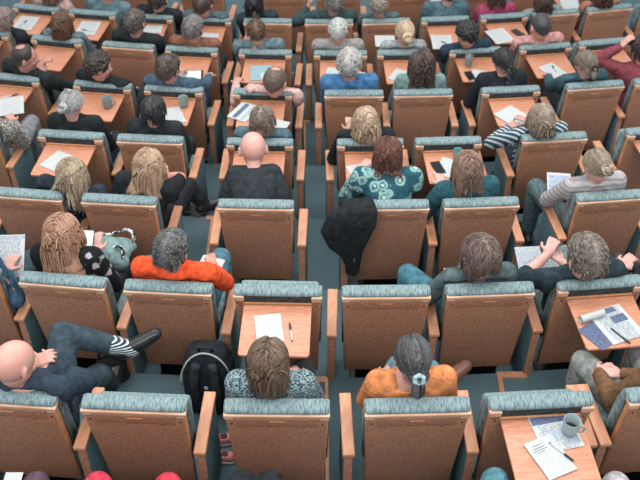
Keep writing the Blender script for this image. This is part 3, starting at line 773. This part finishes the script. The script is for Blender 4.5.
person('F5', 'F6', (338, 29), 'white-haired man in checked grey shirt', hs=1.08, yaw=-4, pitch=22, hair=('short', '7f898b', 'd0d2cf'), top='6e7478', top2='a09a98', pat='plaid', pants='2a3036')
person('F6', 'F7', (405, 31), 'person with blonde hair in a low bun and pale grey top', yaw=6, pitch=24, fem=True, hair=('bun', '8a765f', 'd9c9ab'), top='8f9597', pants='5a5f62')
person('F7', 'F8', (467, 33), 'black-haired person in navy at the tray with a water glass', hs=1.1, yaw=24, pitch=30, hair=('curly', '141416', '35343a'), top='27394a', pants='2a3036')
person('F8', 'F9', (541, 25), 'man with short black hair and pink-collared sweater', yaw=8, pitch=20, hair=('crop', '202124', '4d4e50'), top='b98b8a', pants='2a3036')
person('G1', 'G1', (52, -10), 'person at top edge in pale pink top with hand on forehead', yaw=-20, fem=True, hair=('bob', '4a3a34', '8a7062', .16), top='a58d8b', pants='2a3036', hands={1: (68, 3, .86)})
person('G2', 'G2', (108, -12), 'person at top edge in grey-teal sweater left of the dark-haired one', yaw=-10, hair=('short', '3a3432', '6a5f5a'), top='5d7881', pants='2a3036')
person('G3', 'G3', (158, -2), 'person at top edge with dark hair and black top', yaw=-6, hair=('short', '1c1a1b', '48403c'), top='24292d', pants='2a3036')
person('G4', 'G4', (203, 3), 'man at top edge with brown hair showing his left ear', yaw=-12, hair=('short', '2a2220', '5c4a42'), top='50636b', pants='2a3036')
person('G5', 'G5', (254, 3), 'person at top edge with glossy black hair', yaw=4, fem=True, hair=('bob', '101113', '303238', .12), top='2b3a44', pants='2a3036')
person('G6', 'G6', (334, 1), 'man at top edge in dark green-grey shirt holding his cheek', yaw=16, hair=('short', '4a4a4c', '8b8b88'), top='34474b', pants='2a3036', hands={-1: (308, 8, .92), 'dir-1': (.3, .1, 1), 'pole-1': (-1, 0, -.5)})
person('G7', 'G7', (379, 5), 'person at top edge with curly grey-brown hair', yaw=-4, fem=True, hair=('curly', '5a4f4a', 'a5988e'), top='4f6068', pants='2a3036')
person('G8', 'G8', (448, -10), 'person at top edge holding a white sheet in both hands', yaw=10, hair=('short', '3a2c28', '6a5248'), top='4a6670', pants='2a3036', hands={-1: (434, 6, .84), 1: (452, 8, .84)})
person('G9', 'G9', (497, -6), 'person at top edge in raspberry pink top', yaw=0, fem=True, hair=('bob', '2a201f', '5a4640', .15), top='96405f', pants='2a3036')
person('G10', 'G10', (544, 0), 'person at top edge with dark brown hair and grey cardigan', yaw=0, fem=True, hair=('bob', '261e1c', '5e4c44', .14), top='7c8a8f', pants='2a3036')
person('G11', 'G11', (603, -9), 'person at top edge in dusty rose top near the right corner', yaw=6, fem=True, hair=('bob', '33241f', '6e5548', .2), top='9a6a5e', pants='2a3036')
# the row nearest the lens: only knees reach into the frame
person('Z1', 'Z1', (0, .10, 1.20), 'front-most seated person at lower left with plum trousers knee showing', pants='54404c', knees={1: (36, 486, .55), -1: (-20, 490, .55)}, near=False)
person('Z2', 'Z2', (0, .10, 1.20), 'front-most seated person with two red trouser knees at bottom edge', pants='c03a4e', knees={1: (168, 487, .58), -1: (98, 486, .58)}, near=False)
person('Z3', 'Z3', (0, .10, 1.20), 'front-most seated person with black trouser knees at bottom centre', pants='20272b', knees={1: (270, 484, .55), -1: (242, 484, .55)}, near=False)
person('Z4', 'Z4', (0, .10, 1.20), 'front-most seated person with teal denim knee below the mug tray', pants='4a7684', knees={1: (495, 482, .57), -1: (440, 500, .55)}, near=False)
person('Z5', 'Z5', (0, .10, 1.20), 'front-most seated person with pale grey knee at lower right', pants='a09ea2', knees={-1: (616, 486, .56), 1: (680, 490, .55)}, near=False)
# ------------------------------------------------------------------ things on trays, laps and floor
def tz(row): return zf(row) + .8765          # top of a folded-down tray on a seat of this row
def paper_mat(name, base='b6bebf', ink='7e8a92', pitch=70, head=None, cols=None):
    if name in MATS: return MATS[name]
    m, t, b = nt(name); b.inputs['Roughness'].default_value = .7
    vec = coords(t); sx = nd(t, 'ShaderNodeSeparateXYZ'); t.links.new(vec, sx.inputs[0])
    w = nd(t, 'ShaderNodeTexWave'); w.bands_direction = 'Y'; w.inputs['Scale'].default_value = pitch / 6.28 * 2; t.links.new(vec, w.inputs['Vector'])
    n = nd(t, 'ShaderNodeTexNoise'); n.inputs['Scale'].default_value = 1; n.inputs['Detail'].default_value = 2
    t.links.new(coords(t, (95, 30, 1)), n.inputs['Vector'])
    g1 = nd(t, 'ShaderNodeMath', operation='GREATER_THAN'); g1.inputs[1].default_value = .6; t.links.new(w.outputs['Fac'], g1.inputs[0])
    g2 = nd(t, 'ShaderNodeMath', operation='GREATER_THAN'); g2.inputs[1].default_value = .45; t.links.new(n.outputs['Fac'], g2.inputs[0])
    mu = nd(t, 'ShaderNodeMath', operation='MULTIPLY'); t.links.new(g1.outputs[0], mu.inputs[0]); t.links.new(g2.outputs[0], mu.inputs[1])
    ab = nd(t, 'ShaderNodeMath', operation='ABSOLUTE'); t.links.new(sx.outputs[0], ab.inputs[0])
    lt = nd(t, 'ShaderNodeMath', operation='LESS_THAN'); lt.inputs[1].default_value = .075; t.links.new(ab.outputs[0], lt.inputs[0])
    m3 = nd(t, 'ShaderNodeMath', operation='MULTIPLY'); t.links.new(mu.outputs[0], m3.inputs[0]); t.links.new(lt.outputs[0], m3.inputs[1])
    mx = nd(t, 'ShaderNodeMix'); mx.data_type = 'RGBA'; mx.inputs[6].default_value = lin(base); mx.inputs[7].default_value = lin(ink)
    t.links.new(m3.outputs[0], mx.inputs[0]); t.links.new(mx.outputs[2], b.inputs['Base Color'])
    MATS[name] = m; return m
PAPER = paper_mat('handwritten_paper', ink='a0aaad'); PRINT = paper_mat('printed_paper', ink='66758c', pitch=120)
BLUEINK = M('blue_print', '46536f', .6, col2='5f6d8a', scale=(60, 60, 60)); GREYINK = M('grey_print', '8b9aac', .6, col2='a9b4c0', scale=(90, 20, 20))
WHITE = M('white_paper', 'b4bcbd', .7); GLASS_DARK = M('dark_screen', '14171b', .15)
def sheet(name, px, py, z, w, h, ang, label, cat='paper', mat=None, group=None, th=.0016, tilt=0, curl=.0):
    p = at(px, py, z); g = G(); n = 6; vs = []
    for lv in (0, 1):
        for i in range(n + 1):
            for j in range(n + 1):
                x, y = w * (i / n - .5), h * (j / n - .5)
                vs.append((x, y, lv * th + curl * (abs(2 * i / n - 1) ** 2 * .5 + (2 * j / n - 1) ** 4 * .5)))
    N = (n + 1) ** 2; fs = []
    for i in range(n):
        for j in range(n):
            a = i * (n + 1) + j; q = (a, a + n + 1, a + n + 2, a + 1)
            fs.append(tuple(k + N for k in q)); fs.append(tuple(reversed(q)))
    e = [i * (n + 1) for i in range(n + 1)] + [n * (n + 1) + j for j in range(1, n + 1)] + [i * (n + 1) + n for i in range(n - 1, -1, -1)] + [j for j in range(n - 1, 0, -1)]
    for k in range(len(e)): a, b_ = e[k], e[(k + 1) % len(e)]; fs.append((a, b_, b_ + N, a + N))
    g.add(vs, fs); o = mk(name, g, mat or PAPER); o.location = p; o.rotation_euler = (R(tilt), 0, R(ang)); tag(o, label, cat, group); return o
def block(o, name, x, y, w, h, mat, z=.0019):
    g = G(); g.box((x, y, z), (w, h, .0006)); return mk(name, g, mat, o)
def pen(px, py, z, ang, label, col='1d2126', barrel='c5ccd0', L=.14):
    p = at(px, py, z); root = empty('pen', p, R(ang)); tag(root, label, 'pen')
    g = G(); g.tube([V((0, -L / 2 + .012, .0045)), V((0, L / 2 - .05, .0045))], [.0042, .0042], 10); mk('barrel', g, M('pen_' + barrel, barrel, .35), root, smooth=True)
    g = G(); g.tube([V((0, L / 2 - .052, .0045)), V((0, L / 2, .0045))], [.0052, .0048], 10); g.box((.0055, L / 2 - .025, .0045), (.002, .035, .003)); mk('cap', g, M('pen_' + col, col, .35), root)
    g = G(); g.tube([V((0, -L / 2 + .013, .0045)), V((0, -L / 2, .0045))], [.0038, .001], 8); mk('tip', g, M('pen_' + col, col, .35), root, smooth=True)
def mug(px, py, z, ang, label, col='8fa3a8', s_=1.0):
    p = at(px, py, z); root = empty('mug', p, R(ang)); tag(root, label, 'mug')
    g = G(); n = 28; prof = [(.030, 0), (.034, .003), (.037, .03), (.040, .088), (.0395, .0905), (.0375, .089), (.0345, .03), (.031, .008), (.002, .007)]
    g.rings([[V((r_ * s_ * math.cos(2 * math.pi * j / n), r_ * s_ * math.sin(2 * math.pi * j / n), z_ * s_)) for j in range(n)] for r_, z_ in prof])
    cm = M('stoneware_' + col, col, .3, spec=.5); mk('cup_body', g, cm, root, smooth=True)
    g = G(); pts = [V((.036 + .026 * math.sin(a), 0, .047 + .026 * math.cos(a))) * s_ for a in [math.pi * i / 10 for i in range(11)]]
    g.tube(pts, [.0058 * s_] * 11, 10); mk('handle', g, cm, root, smooth=True)
    g = G(); g.ell((0, 0, .03 * s_), (.033 * s_, .033 * s_, .001), None, 20, 4); mk('drink', g, M('coffee', '3a2a22', .2), root)
    return root

# near trays
sheet('notepad', 269, 329, tz('B'), .148, .21, 8, 'small white notepad on the open tray in front of the brown bob', 'notepad', th=.006)
pen(291, 333, tz('B'), 8, 'black-capped pen beside the small white notepad')
o = sheet('brochure', 556, 432, tz('A'), .20, .20, 12, 'blue and white printed programme lying under the mug on the nearest tray', 'brochure', PRINT)
block(o, 'title_band', 0, .075, .19, .045, BLUEINK); block(o, 'photo_block', -.04, -.02, .09, .06, GREYINK); block(o, 'text_block', .055, -.03, .07, .10, GREYINK)
o = sheet('notepad', 550, 457, tz('A') + .0022, .148, .21, 24, 'white handwritten notepad on the nearest tray at lower right', 'notepad', th=.004)
g = G()
for i, (c, wd) in enumerate(((.075, .05), (.06, .06), (.048, .07), (.036, .03))): g.box((-.02, c, .0045), (wd, .0035, .0006))
mk('handwriting', g, M('ink', '4a5560'), o)
pen(561, 452, tz('A') + .0068, 222, 'dark pen across the handwritten notepad on the nearest tray')
mug(569, 432, tz('A') + .003, -20, 'pale grey-blue mug with handle on the nearest tray')
sheet('leaflet', 600, 334, tz('B'), .16, .18, 35, 'dark blue leaflet edge under the printed programme at right', 'leaflet', BLUEINK)
o = sheet('brochure', 616, 324, tz('B') + .0022, .21, .25, 22, 'white printed programme with blue column on the right-hand tray', 'brochure', PRINT)
block(o, 'title_band', .0, .10, .12, .035, BLUEINK); block(o, 'table_block', .04, .03, .09, .055, BLUEINK)
p = at(592, 316, tz('B') + .024); g = G(); rng = random.Random(3)
n = 26; g.rings([[V((x, math.cos(2 * math.pi * j / n) * .021, math.sin(2 * math.pi * j / n) * .021)) for j in range(n)] for x in (-.075, .075)], close=False)
g.rings([[V((x, math.cos(2 * math.pi * j / n) * .019, math.sin(2 * math.pi * j / n) * .019)) for j in reversed(range(n))] for x in (-.075, .075)], close=False)
o = mk('rolled_programme', g, WHITE, smooth=True); o.location = p; o.rotation_euler = (0, 0, R(22)); tag(o, 'programme curled into a white roll on the right-hand tray', 'paper')
pen(620, 336, tz('B') + .0042, 215, 'dark pen on the printed programme at right edge', barrel='2b3640')
# laps
def lap(name, px, py, row, h_, w, h, ang, label, cat, mat=None, tilt=18, th=.002): return sheet(name, px, py, zf(row) + h_, w, h, ang, label, cat, mat, None, th, tilt)
o = lap('handout', 530, 262, 'B', .645, .16, .22, 4, 'printed handout with grey boxes on the grey-haired man\'s lap', 'paper', PRINT)
block(o, 'picture_block', 0, .06, .12, .03, GREYINK, .0025); block(o, 'picture_block', 0, .01, .12, .025, GREYINK, .0025)
o = lap('handout', 548, 268, 'B', .66, .15, .2, -8, 'second printed handout with blue picture under the man\'s bare forearms', 'paper', PRINT)
block(o, 'picture_block', .01, -.05, .12, .05, BLUEINK, .0025)
g = None
p = at(559, 186, zf('C') + .66); o = empty('tablet', p, R(-8)); o.rotation_euler = (R(20), 0, R(-6)); tag(o, 'white-framed tablet on the lap of the striped top wearer', 'tablet')
g = G(); g.box((0, 0, 0), (.17, .22, .009)); mk('housing', g, M('white_plastic', 'b8babd', .4), o, bevel=.003)
g = G(); g.box((0, 0, .005), (.145, .175, .002)); mk('screen', g, M('blue_screen', '8498b8', .25, col2='a9b4c4', scale=(20, 60, 20)), o)
def phone(px, py, z, ang, label, tilt=0, front='15181c', w=.072, h=.146):
    o = empty('mobile_phone', at(px, py, z), 0); o.rotation_euler = (R(tilt), 0, R(ang)); tag(o, label, 'phone')
    g = G(); g.box((0, 0, .004), (w, h, .008)); mk('phone_case', g, M('phone_case', '1b1e22', .4), o, bevel=.003)
    g = G(); g.box((0, 0, .0085), (w * .9, h * .88, .001)); mk('screen', g, M('screen_' + front, front, .15), o); return o
phone(438, 168, tz('D'), 15, 'black phone on the open tray under a woman\'s fingertips')
phone(88, 241, zf('B') + .84, -4, 'phone with bright white screen held by the strawberry blonde', 35, 'dfe8ec')
phone(470, 76, tz('F'), 12, 'small black phone beside a water glass on a far tray')
phone(518, 33, tz('G') + .006, 32, 'dark booklet-like phone on papers near the pink top')
sheet('card', 456, 275, zf('B') + .70, .10, .07, 20, 'small white card held by the brown-haired person in grey-green', 'card', WHITE, tilt=20)
sheet('notepad', 208, 270, zf('B') + .655, .15, .2, -20, 'white notepad on the lap of the man in orange', 'notepad', th=.004, tilt=10)
o = sheet('programme', 8, 256, zf('B') + .74, .20, .27, 2, 'large printed programme held at the left edge', 'brochure', PRINT, tilt=35); block(o, 'title_band', 0, .12, .2, .018, GREYINK)
sheet('paper', 12, 482, zf('Z') + .62, .08, .1, 0, 'corner of white paper at the bottom left edge', 'paper', WHITE)
# further trays
sheet('paper', 363, 170, tz('D'), .21, .16, 20, 'white paper on the tray ahead of the paisley shirt', 'paper')
sheet('paper', 449, 168, tz('D'), .17, .22, -25, 'white notes beside the black phone', 'paper')
pen(453, 174, tz('D') + .002, -30, 'black pen on notes beside the black phone')
mug(457, 158, tz('D'), 60, 'teal cup at the far end of the phone tray', '5f8f90', .85)
sheet('paper', 57, 161, tz('D'), .16, .21, -30, 'white paper half under the ash blonde hair at left', 'paper')
sheet('paper', 11, 106, tz('E'), .21, .27, 14, 'white paper on the leftmost tray of the fifth row', 'paper')
pen(8, 97, tz('E') + .002, -60, 'thick black pen on paper at the left edge', L=.17)
mug(108, 107, tz('E'), 0, 'grey mug on the tray beside grey hair with silver clip', '7d8a90', 1.05)
mug(184, 106, tz('E'), 70, 'grey-green mug above the black bob', '7d9390')
sheet('paper', 172, 116, tz('E'), .18, .24, 20, 'white paper right of the smooth black bob', 'paper')
sheet('bookmark', 173, 126, tz('E') + .002, .09, .02, 10, 'red strip along the paper right of the black bob', 'paper', M('red_strip', 'c0554c'))
o = sheet('magazine', 244, 112, tz('E'), .18, .25, -28, 'blue striped magazine left of the grey-brown bob', 'magazine', WHITE, th=.004)
block(o, 'cover_stripe', -.03, 0, .04, .22, BLUEINK, .0045); block(o, 'cover_stripe', .04, 0, .03, .22, GREYINK, .0045)
sheet('paper', 279, 126, tz('E'), .14, .16, -20, 'scrap of white paper right of the grey-brown bob', 'paper')
sheet('notebook', 513, 117, tz('E'), .21, .25, 38, 'blank white notebook before the striped sweater', 'notebook', WHITE, th=.008)
pen(526, 118, tz('E') + .009, 60, 'dark pen on the blank white notebook')
p = at(190, 76, tz('F')); o = empty('tablet', p, R(4)); tag(o, 'black-framed tablet with white screen before the dark-haired man', 'tablet')
g = G(); g.box((0, 0, .004), (.24, .17, .008)); mk('housing', g, M('phone_case', '1b1e22', .4), o, bevel=.003)
g = G(); g.box((0, 0, .0085), (.20, .145, .001)); mk('screen', g, M('screen_white', 'dfe8ec', .2), o)
o = sheet('folder', 261, 73, tz('F'), .20, .26, 2, 'blue-grey folder on the tray before the balding man', 'folder', M('folder_blue', '87a4ae', .6), th=.004)
block(o, 'label', .04, -.05, .08, .09, WHITE, .0044)
sheet('paper', 336, 74, tz('F'), .19, .2, -12, 'white paper left of the man in bright blue', 'paper')
sheet('paper', 362, 76, tz('F'), .08, .12, 10, 'narrow white slip right of the man in bright blue', 'paper')
sheet('paper', 401, 76, tz('F'), .18, .2, -28, 'white paper left of the long curly hair', 'paper')
# water glass
p = at(468, 66, tz('F')); o = empty('drinking_glass', p); tag(o, 'clear drinking glass on tray near the black braid', 'glass')
gm, t_, b_ = nt('clear_glass'); b_.inputs['Base Color'].default_value = (.8, .92, .92, 1); b_.inputs['Transmission Weight'].default_value = .85; b_.inputs['Roughness'].default_value = .08; b_.inputs['IOR'].default_value = 1.3
g = G(); g.rings([[V((r_ * math.cos(2 * math.pi * j / 20), r_ * math.sin(2 * math.pi * j / 20), z_)) for j in range(20)] for r_, z_ in [(.028, 0), (.031, .003), (.038, .11), (.0365, .11), (.029, .006), (.002, .006)]]); mk('tumbler', g, gm, o, smooth=True)
g = G(); g.rings([[V((r_ * math.cos(2 * math.pi * j / 20), r_ * math.sin(2 * math.pi * j / 20), z_)) for j in range(20)] for r_, z_ in [(.0285, .007), (.033, .06)]]); mk('water', g, gm, o, smooth=True)
sheet('paper', 479, 76, tz('F'), .16, .2, -20, 'white paper by the drinking glass on a far tray', 'paper')
sheet('paper', 553, 71, tz('F'), .17, .24, 28, 'white paper with pen in front of the grey-brown ponytail', 'paper'); pen(554, 69, tz('F') + .002, 10, 'short dark pen on paper ahead of the ponytail', L=.1)
sheet('paper', 601, 62, tz('F'), .18, .2, -10, 'white paper beneath the raised navy sleeve', 'paper')
for a in ((26, 23, -8, 'leftmost of the papers near the top edge'), (88, 28, -6, 'paper with pen right of the wavy brown hair'), (151, 32, 0, 'paper right of the dark grey-haired man in black'), (206, 40, -10, 'paper right of the man in brown top'), (442, 42, 0, 'paper left of the black-haired person with glass'), (500, 36, 20, 'paper under the dark phone near the pink top')):
    sheet('paper', a[0], a[1], tz('G'), .21, .28, a[2], 'white ' + a[3], 'paper')
pen(23, 24, tz('G') + .002, -20, 'dark pen on the leftmost paper near top edge'); pen(88, 31, tz('G') + .002, 70, 'dark pen on paper right of wavy brown hair')
pen(447, 44, tz('G') + .002, 50, 'thin pen on paper left of the glass drinker')
sheet('paper', 385, 41, zf('F') + .72, .2, .22, 0, 'blank sheet on the lap of the blonde bun wearer', 'paper', WHITE)
sheet('paper', 441, 10, zf('G') + .90, .2, .24, 6, 'white sheet lifted in both hands at the top edge', 'paper', WHITE, tilt=40)
sheet('paper', 570, 5, tz('H') + .02, .2, .26, -6, 'white sheet at the top edge right of the dark brown hair', 'paper', WHITE)

# ------------------------------------------------------------------ bags, jacket, shoes
def lump(g, pts, n=12):
    for (c, r_, *ro) in pts: g.ell(c, r_, ro[0] if ro else None, n + 4, n)
p = at(212, 404, 0.0); root = empty('backpack', (p.x - .0, p.y + .02, 0), R(-4)); tag(root, 'black backpack with pale piping standing on the floor by the front row gap', 'backpack')
g = G(); 
rings = []
for (z, w, d) in ((0, .13, .09), (.02, .15, .11), (.2, .155, .115), (.36, .145, .10), (.44, .11, .075), (.475, .05, .04)):
    rings.append([V((w * math.copysign(abs(math.cos(a)) ** .6, math.cos(a)), d * math.copysign(abs(math.sin(a)) ** .7, math.sin(a)) + z * .06, z)) for a in [2 * math.pi * j / 28 for j in range(28)]])
g.rings(rings); mk('main_compartment', g, cloth('20252b'), root, voxel=.009, sm=4)
for sx in (-1, 1):
    g = G(); pts = [V((sx * (.045 + .02 * math.sin(i / 9 * 3.14)), -.085 - .035 * math.sin(i / 9 * 3.14) , .44 - .40 * i / 9)) for i in range(10)]
    g.tube(pts, [.026] * 10, 8, flat=.45); mk('shoulder_strap', g, cloth('2c3238'), root, smooth=True)
g = G(); pts = [V((.150 * math.cos(a), -.075 + .04 * math.sin(a), .24 + .235 * math.sin(a))) for a in [math.pi * (i / 20) for i in range(21)]]
g.tube(pts, [.006] * 21, 6); mk('piping', g, M('pale_piping', 'a9adaf', .6), root, smooth=True)
g = G(); g.tube([V((-.04, -.01, .47)), V((-.03, -.02, .51)), V((.03, -.02, .51)), V((.04, -.01, .47))], [.009] * 4, 8); mk('carry_handle', g, cloth('2c3238'), root, smooth=True)
g = G(); g.box((0, -.102, .25), (.022, .004, .022)); g.box((0, -.104, .25), (.012, .004, .012)); mk('emblem', g, M('pale_piping', 'a9adaf', .6), root)
# handbag by the crossed legs
p = at(113, 384, 0); root = empty('handbag', (p.x, p.y + .03, 0)); tag(root, 'soft black bag on the floor beside the navy-trousered shin', 'bag')
g = G(); lump(g, [((0, 0, .11), (.10, .06, .11)), ((0, 0, .05), (.11, .07, .05))]); mk('bag_body', g, cloth('16191c'), root, voxel=.01, sm=4)
g = G(); g.tube([V((.06 * math.cos(a), .0, .2 + .08 * math.sin(a))) for a in [math.pi * i / 12 for i in range(13)]], [.007] * 13, 8); mk('handle', g, cloth('16191c'), root, smooth=True)
# teal tote on the lap of the strawberry blonde
p = at(112, 254, zf('B') + .60); root = empty('tote_bag', (p.x, p.y, zf('B') + .55), R(-12)); tag(root, 'grey-teal bag with black and white patterned straps on the floral lap', 'bag')
g = G(); lump(g, [((0, 0, .07), (.13, .10, .06)), ((.05, .06, .08), (.10, .06, .05)), ((-.05, .03, .1), (.08, .08, .04)), ((.07, -.06, .05), (.07, .06, .06))]); mk('bag_body', g, cloth('6f8c8d'), root, voxel=.009, sm=3)
for (yo, sc, zz) in ((.08, .11, .14), (-.06, .09, .12)):
    g = G(); g.tube([V((.02 + sc * math.cos(a), yo + .05 * math.sin(a), zz + .03 * math.sin(a * 2))) for a in [math.pi * (-.1 + 1.2 * i / 16) for i in range(17)]], [.012] * 17, 8, flat=.5)
    mk('strap', g, cloth('20262a', 'c9cfcf', 'speckle', .35), root, smooth=True)
# black jacket over the left side of a backrest
p = at(352, 214, zf('C') + .93); root = empty('jacket', (p.x, p.y, zf('C'))); tag(root, 'crumpled black jacket hanging over the backrest behind the paisley shirt', 'jacket')
g = G(); rng = random.Random(5)
def drape(g, pts, rr, n=10): g.chain([V(q) for q in pts], rr, n)
for i in range(7):
    x = -.03 + i * .026; ln = .30 + .17 * (i < 5) + rng.uniform(-.03, .03)
    drape(g, [(x - .03, .12, .92), (x - .01, .06, .975), (x + .005, -.02, .965), (x, -.045, .88), (x * .7, -.048 + .012 * math.sin(i * 2), .93 - ln * .6), (x * .5 + .0, -.042, .93 - ln)], [.028, .032, .034, .034, .030, .022])
drape(g, [(-.01, .02, .97), (-.11, -.01, .91), (-.155, -.02, .80), (-.12, -.03, .70), (-.04, -.045, .62), (-.01, -.045, .5)], [.04, .05, .052, .045, .036, .024])
drape(g, [(-.05, -.02, .93), (-.08, -.03, .80), (-.05, -.04, .68)], [.06, .06, .045])
drape(g, [(.12, .01, .985), (.06, -.03, .955), (-.02, -.05, .90)], [.03, .03, .03])
mk('jacket_body', g, cloth('1e2227'), root, voxel=.007, sm=1)
g = G(); g.box((.02, -.09, .60), (.012, .004, .03)); mk('zip_pull', g, STEEL, root)
# pair of pink shoes on the floor
for i, (px, py, a, lb) in enumerate(((216, 440, 8, 'pink slip-on shoe with white sole, farther one of the pair'), (217, 456, -6, 'pink slip-on shoe with white sole, nearer one of the pair'))):
    p = at(px, py, .03); root = empty('slip_on_shoe', (p.x, p.y, .0), R(90 + a)); tag(root, lb, 'shoe', 'pair of pink slip-on shoes')
    for nm, zz, cm, ex in (('sole', .012, M('white_rubber', 'cfd4d2', .6), .004), ('upper', .034, cloth('cf7e80'), 0)):
        g = G(); g.chain([V((0, -.08, zz)), V((0, .02, zz)), V((.004, .09, zz))], [.030 + ex, .034 + ex, .03 + ex], 14)
        g.v = [(x, y, (z - zz) * (.35 if nm == 'sole' else .9 - max(0, y) * 3) + zz) for x, y, z in g.v]; mk(nm, g, cm, root, smooth=True)
    g = G(); g.ell((0, -.045, .052), (.02, .035, .012), None, 14, 6); mk('shoe_opening', g, M('dark_lining', '3a2a2c'), root, smooth=True)
# glasses of the bald man, striped sock of the crossed leg, dark ring on the clasped hands
Pn = PEOPLE['C2']; g = G(); h3 = Pn['h3']
for s_ in (-1, 1):
    g.tube([h3(s_ * .034 + .024 * math.cos(a), .106, -.012 + .018 * math.sin(a)) for a in [2 * math.pi * i / 16 for i in range(17)]], [.0028] * 17, 6)
    g.tube([h3(s_ * .06, .10, -.008), h3(s_ * .082, .03, -.006), h3(s_ * .083, -.02, -.014)], [.003] * 3, 6)
g.tube([h3(-.012, .11, -.01), h3(.012, .11, -.01)], [.003] * 2, 6)
mk('glasses', g, M('glasses_frame', '1a1a1c', .3), Pn['root'], smooth=True)
Pn = PEOPLE['A1']; hip, kn, an = Pn['legs'][1]; g = G(); d = (an - kn).normalized()
g.chain([kn + d * .27, kn + d * .38], [.054, .047], 18); mk('striped_sock', g, cloth('2f3f4a', 'c9d2d2', 'socks'), Pn['root'], smooth=True)
Pn = PEOPLE['D1']; g = G(); h3 = Pn['h3']; g.tube([h3(-.03, -.05, .098), h3(0, -.06, .1), h3(.03, -.065, .094)], [.005, .007, .005], 8); mk('hair_clip', g, STEEL, Pn['root'], smooth=True)

# ------------------------------------------------------------------ seat labels
WHO = {'A1': 'the bald man in navy', 'A3': 'the speckled blue-grey top', 'A4': 'the orange top and ponytail', 'A6': 'the brown corduroy jacket', 'B1': 'the denim sleeve at left edge', 'B2': 'the black floral top',
 'B3': 'the orange sweater', 'B6': 'the grey-green jacket', 'B7': 'the grey-haired man with bare forearms', 'B8': 'the laced fingers at right edge', 'C1': 'the ash blonde bent over paper', 'C2': 'the beige blonde in black', 'C3': 'the bald man with glasses', 'C4': 'the paisley shirt',
 'C5': 'the brown-haired person touching a phone', 'C6': 'the braided updo', 'D1': 'the marled sweater at left edge', 'D2': 'the grey hair with silver clip', 'D3': 'the smooth black bob', 'D4': 'the grey-brown bob and magazine', 'D5': 'the pale blonde with a white cup', 'D7': 'the navy striped sweater',
 'E1': 'the balding man, hand at chin', 'E2': 'the dark wavy-haired man', 'E3': 'the man with a tablet ahead', 'E4': 'the balding man in pale pink', 'E5': 'the man in bright blue', 'E6': 'the long dark curly hair', 'E7': 'the long black braid', 'E8': 'the grey-brown ponytail', 'E9': 'the maroon top and raised navy sleeve',
 'F1': 'the grey-pink hair at left edge', 'F2': 'the wavy brown hair', 'F3': 'the dark grey-haired man in black', 'F4': 'the man in brown', 'F5': 'the man leaning cheek on hand', 'F6': 'the white-haired man', 'F7': 'the low blonde bun', 'F8': 'the black-haired person with water glass', 'F9': 'the short black hair and pink collar',
 'G1': 'the pale pink top', 'G2': 'the grey-teal sweater', 'G3': 'the dark hair at top edge', 'G4': 'the brown hair and left ear', 'G5': 'the glossy black hair', 'G6': 'the man holding his cheek', 'G7': 'the curly grey-brown hair', 'G8': 'the lifted white sheet', 'G9': 'the raspberry top', 'G10': 'the grey cardigan', 'G11': 'the dusty rose top',
 'Z1': 'the plum trousers', 'Z2': 'the red trousers', 'Z3': 'the black trousers', 'Z4': 'the teal denim', 'Z5': 'the pale grey knee'}
FREE = {'A2': 'empty closed seat in the nearest row, left of the backpack', 'A5': 'seat of the nearest row whose open tray carries mug and notepad', 'B4': 'empty centre seat whose open tray holds a notepad and pen',
 'B5': 'empty closed seat directly below the black jacket', 'D1': '', 'D6': 'empty open-tray seat of the phone and teal cup', 'D8': 'seat at right edge with folded-down tray behind the striped top', 'F10': 'seat with paper tray beneath the raised navy sleeve', 'G12': 'seat cut by the top right corner'}
ORD = ['leftmost', 'second', 'third', 'fourth', 'fifth', 'sixth', 'seventh', 'eighth', 'ninth', 'last']
OPENED = {f'{r}{i+1}': s_[4] for r in SEATS for i, s_ in enumerate(SEATS[r])}
for k, (o, b_, z_) in SEAT.items():
    if k[0] == 'H': lb = f'{ORD[int(k[1:]) - 1]} from left of the far seat backs cut by the top edge'
    elif k in FREE and FREE[k]: lb = FREE[k]
    elif k in WHO: lb = f"teal-topped wooden seat{' with open tray' if OPENED.get(k) else ''} occupied by {WHO[k]}"
    else: lb = 'teal-topped empty wooden seat ' + k; print('NOLABEL', k)
    tag(o, lb, 'seat', 'auditorium seats in curved rows')
bake()
for o in list(PROTO.values()): bpy.data.objects.remove(o)

# ------------------------------------------------------------------ light: ceiling panels over the hall and a soft bounce from the pale room
W = bpy.data.worlds.new('hall'); S.world = W; W.use_nodes = True
W.node_tree.nodes['Background'].inputs['Color'].default_value = (.97, .985, 1, 1); W.node_tree.nodes['Background'].inputs['Strength'].default_value = .75
for (x, y, p, sz, col) in ((-3.4, 1.5, 150, (1.2, 5), (1, .93, .86)), (3.4, 1.5, 150, (1.2, 5), (1, .93, .86)), (0, 6.5, 280, (7, 1.6), (1, .95, .9)), (0, -3.8, 380, (7, 1.4), (1, .98, .96)), (0, 2.6, 110, (5, 1.2), (1, .97, .94))):
    L = bpy.data.lights.new('ceiling_light', 'AREA'); L.shape = 'RECTANGLE'; L.size, L.size_y = sz; L.energy = p; L.color = col
    o = bpy.data.objects.new('ceiling_light', L); C.objects.link(o); o.location = (x, y, 6.4)
    d = V((0, 1.8, 0)) - o.location; o.rotation_euler = d.to_track_quat('-Z', 'Y').to_euler()
vs = S.view_settings; vs.view_transform = 'Standard'; vs.look = 'None'; vs.exposure = 0; vs.gamma = 1; vs.use_curve_mapping = False
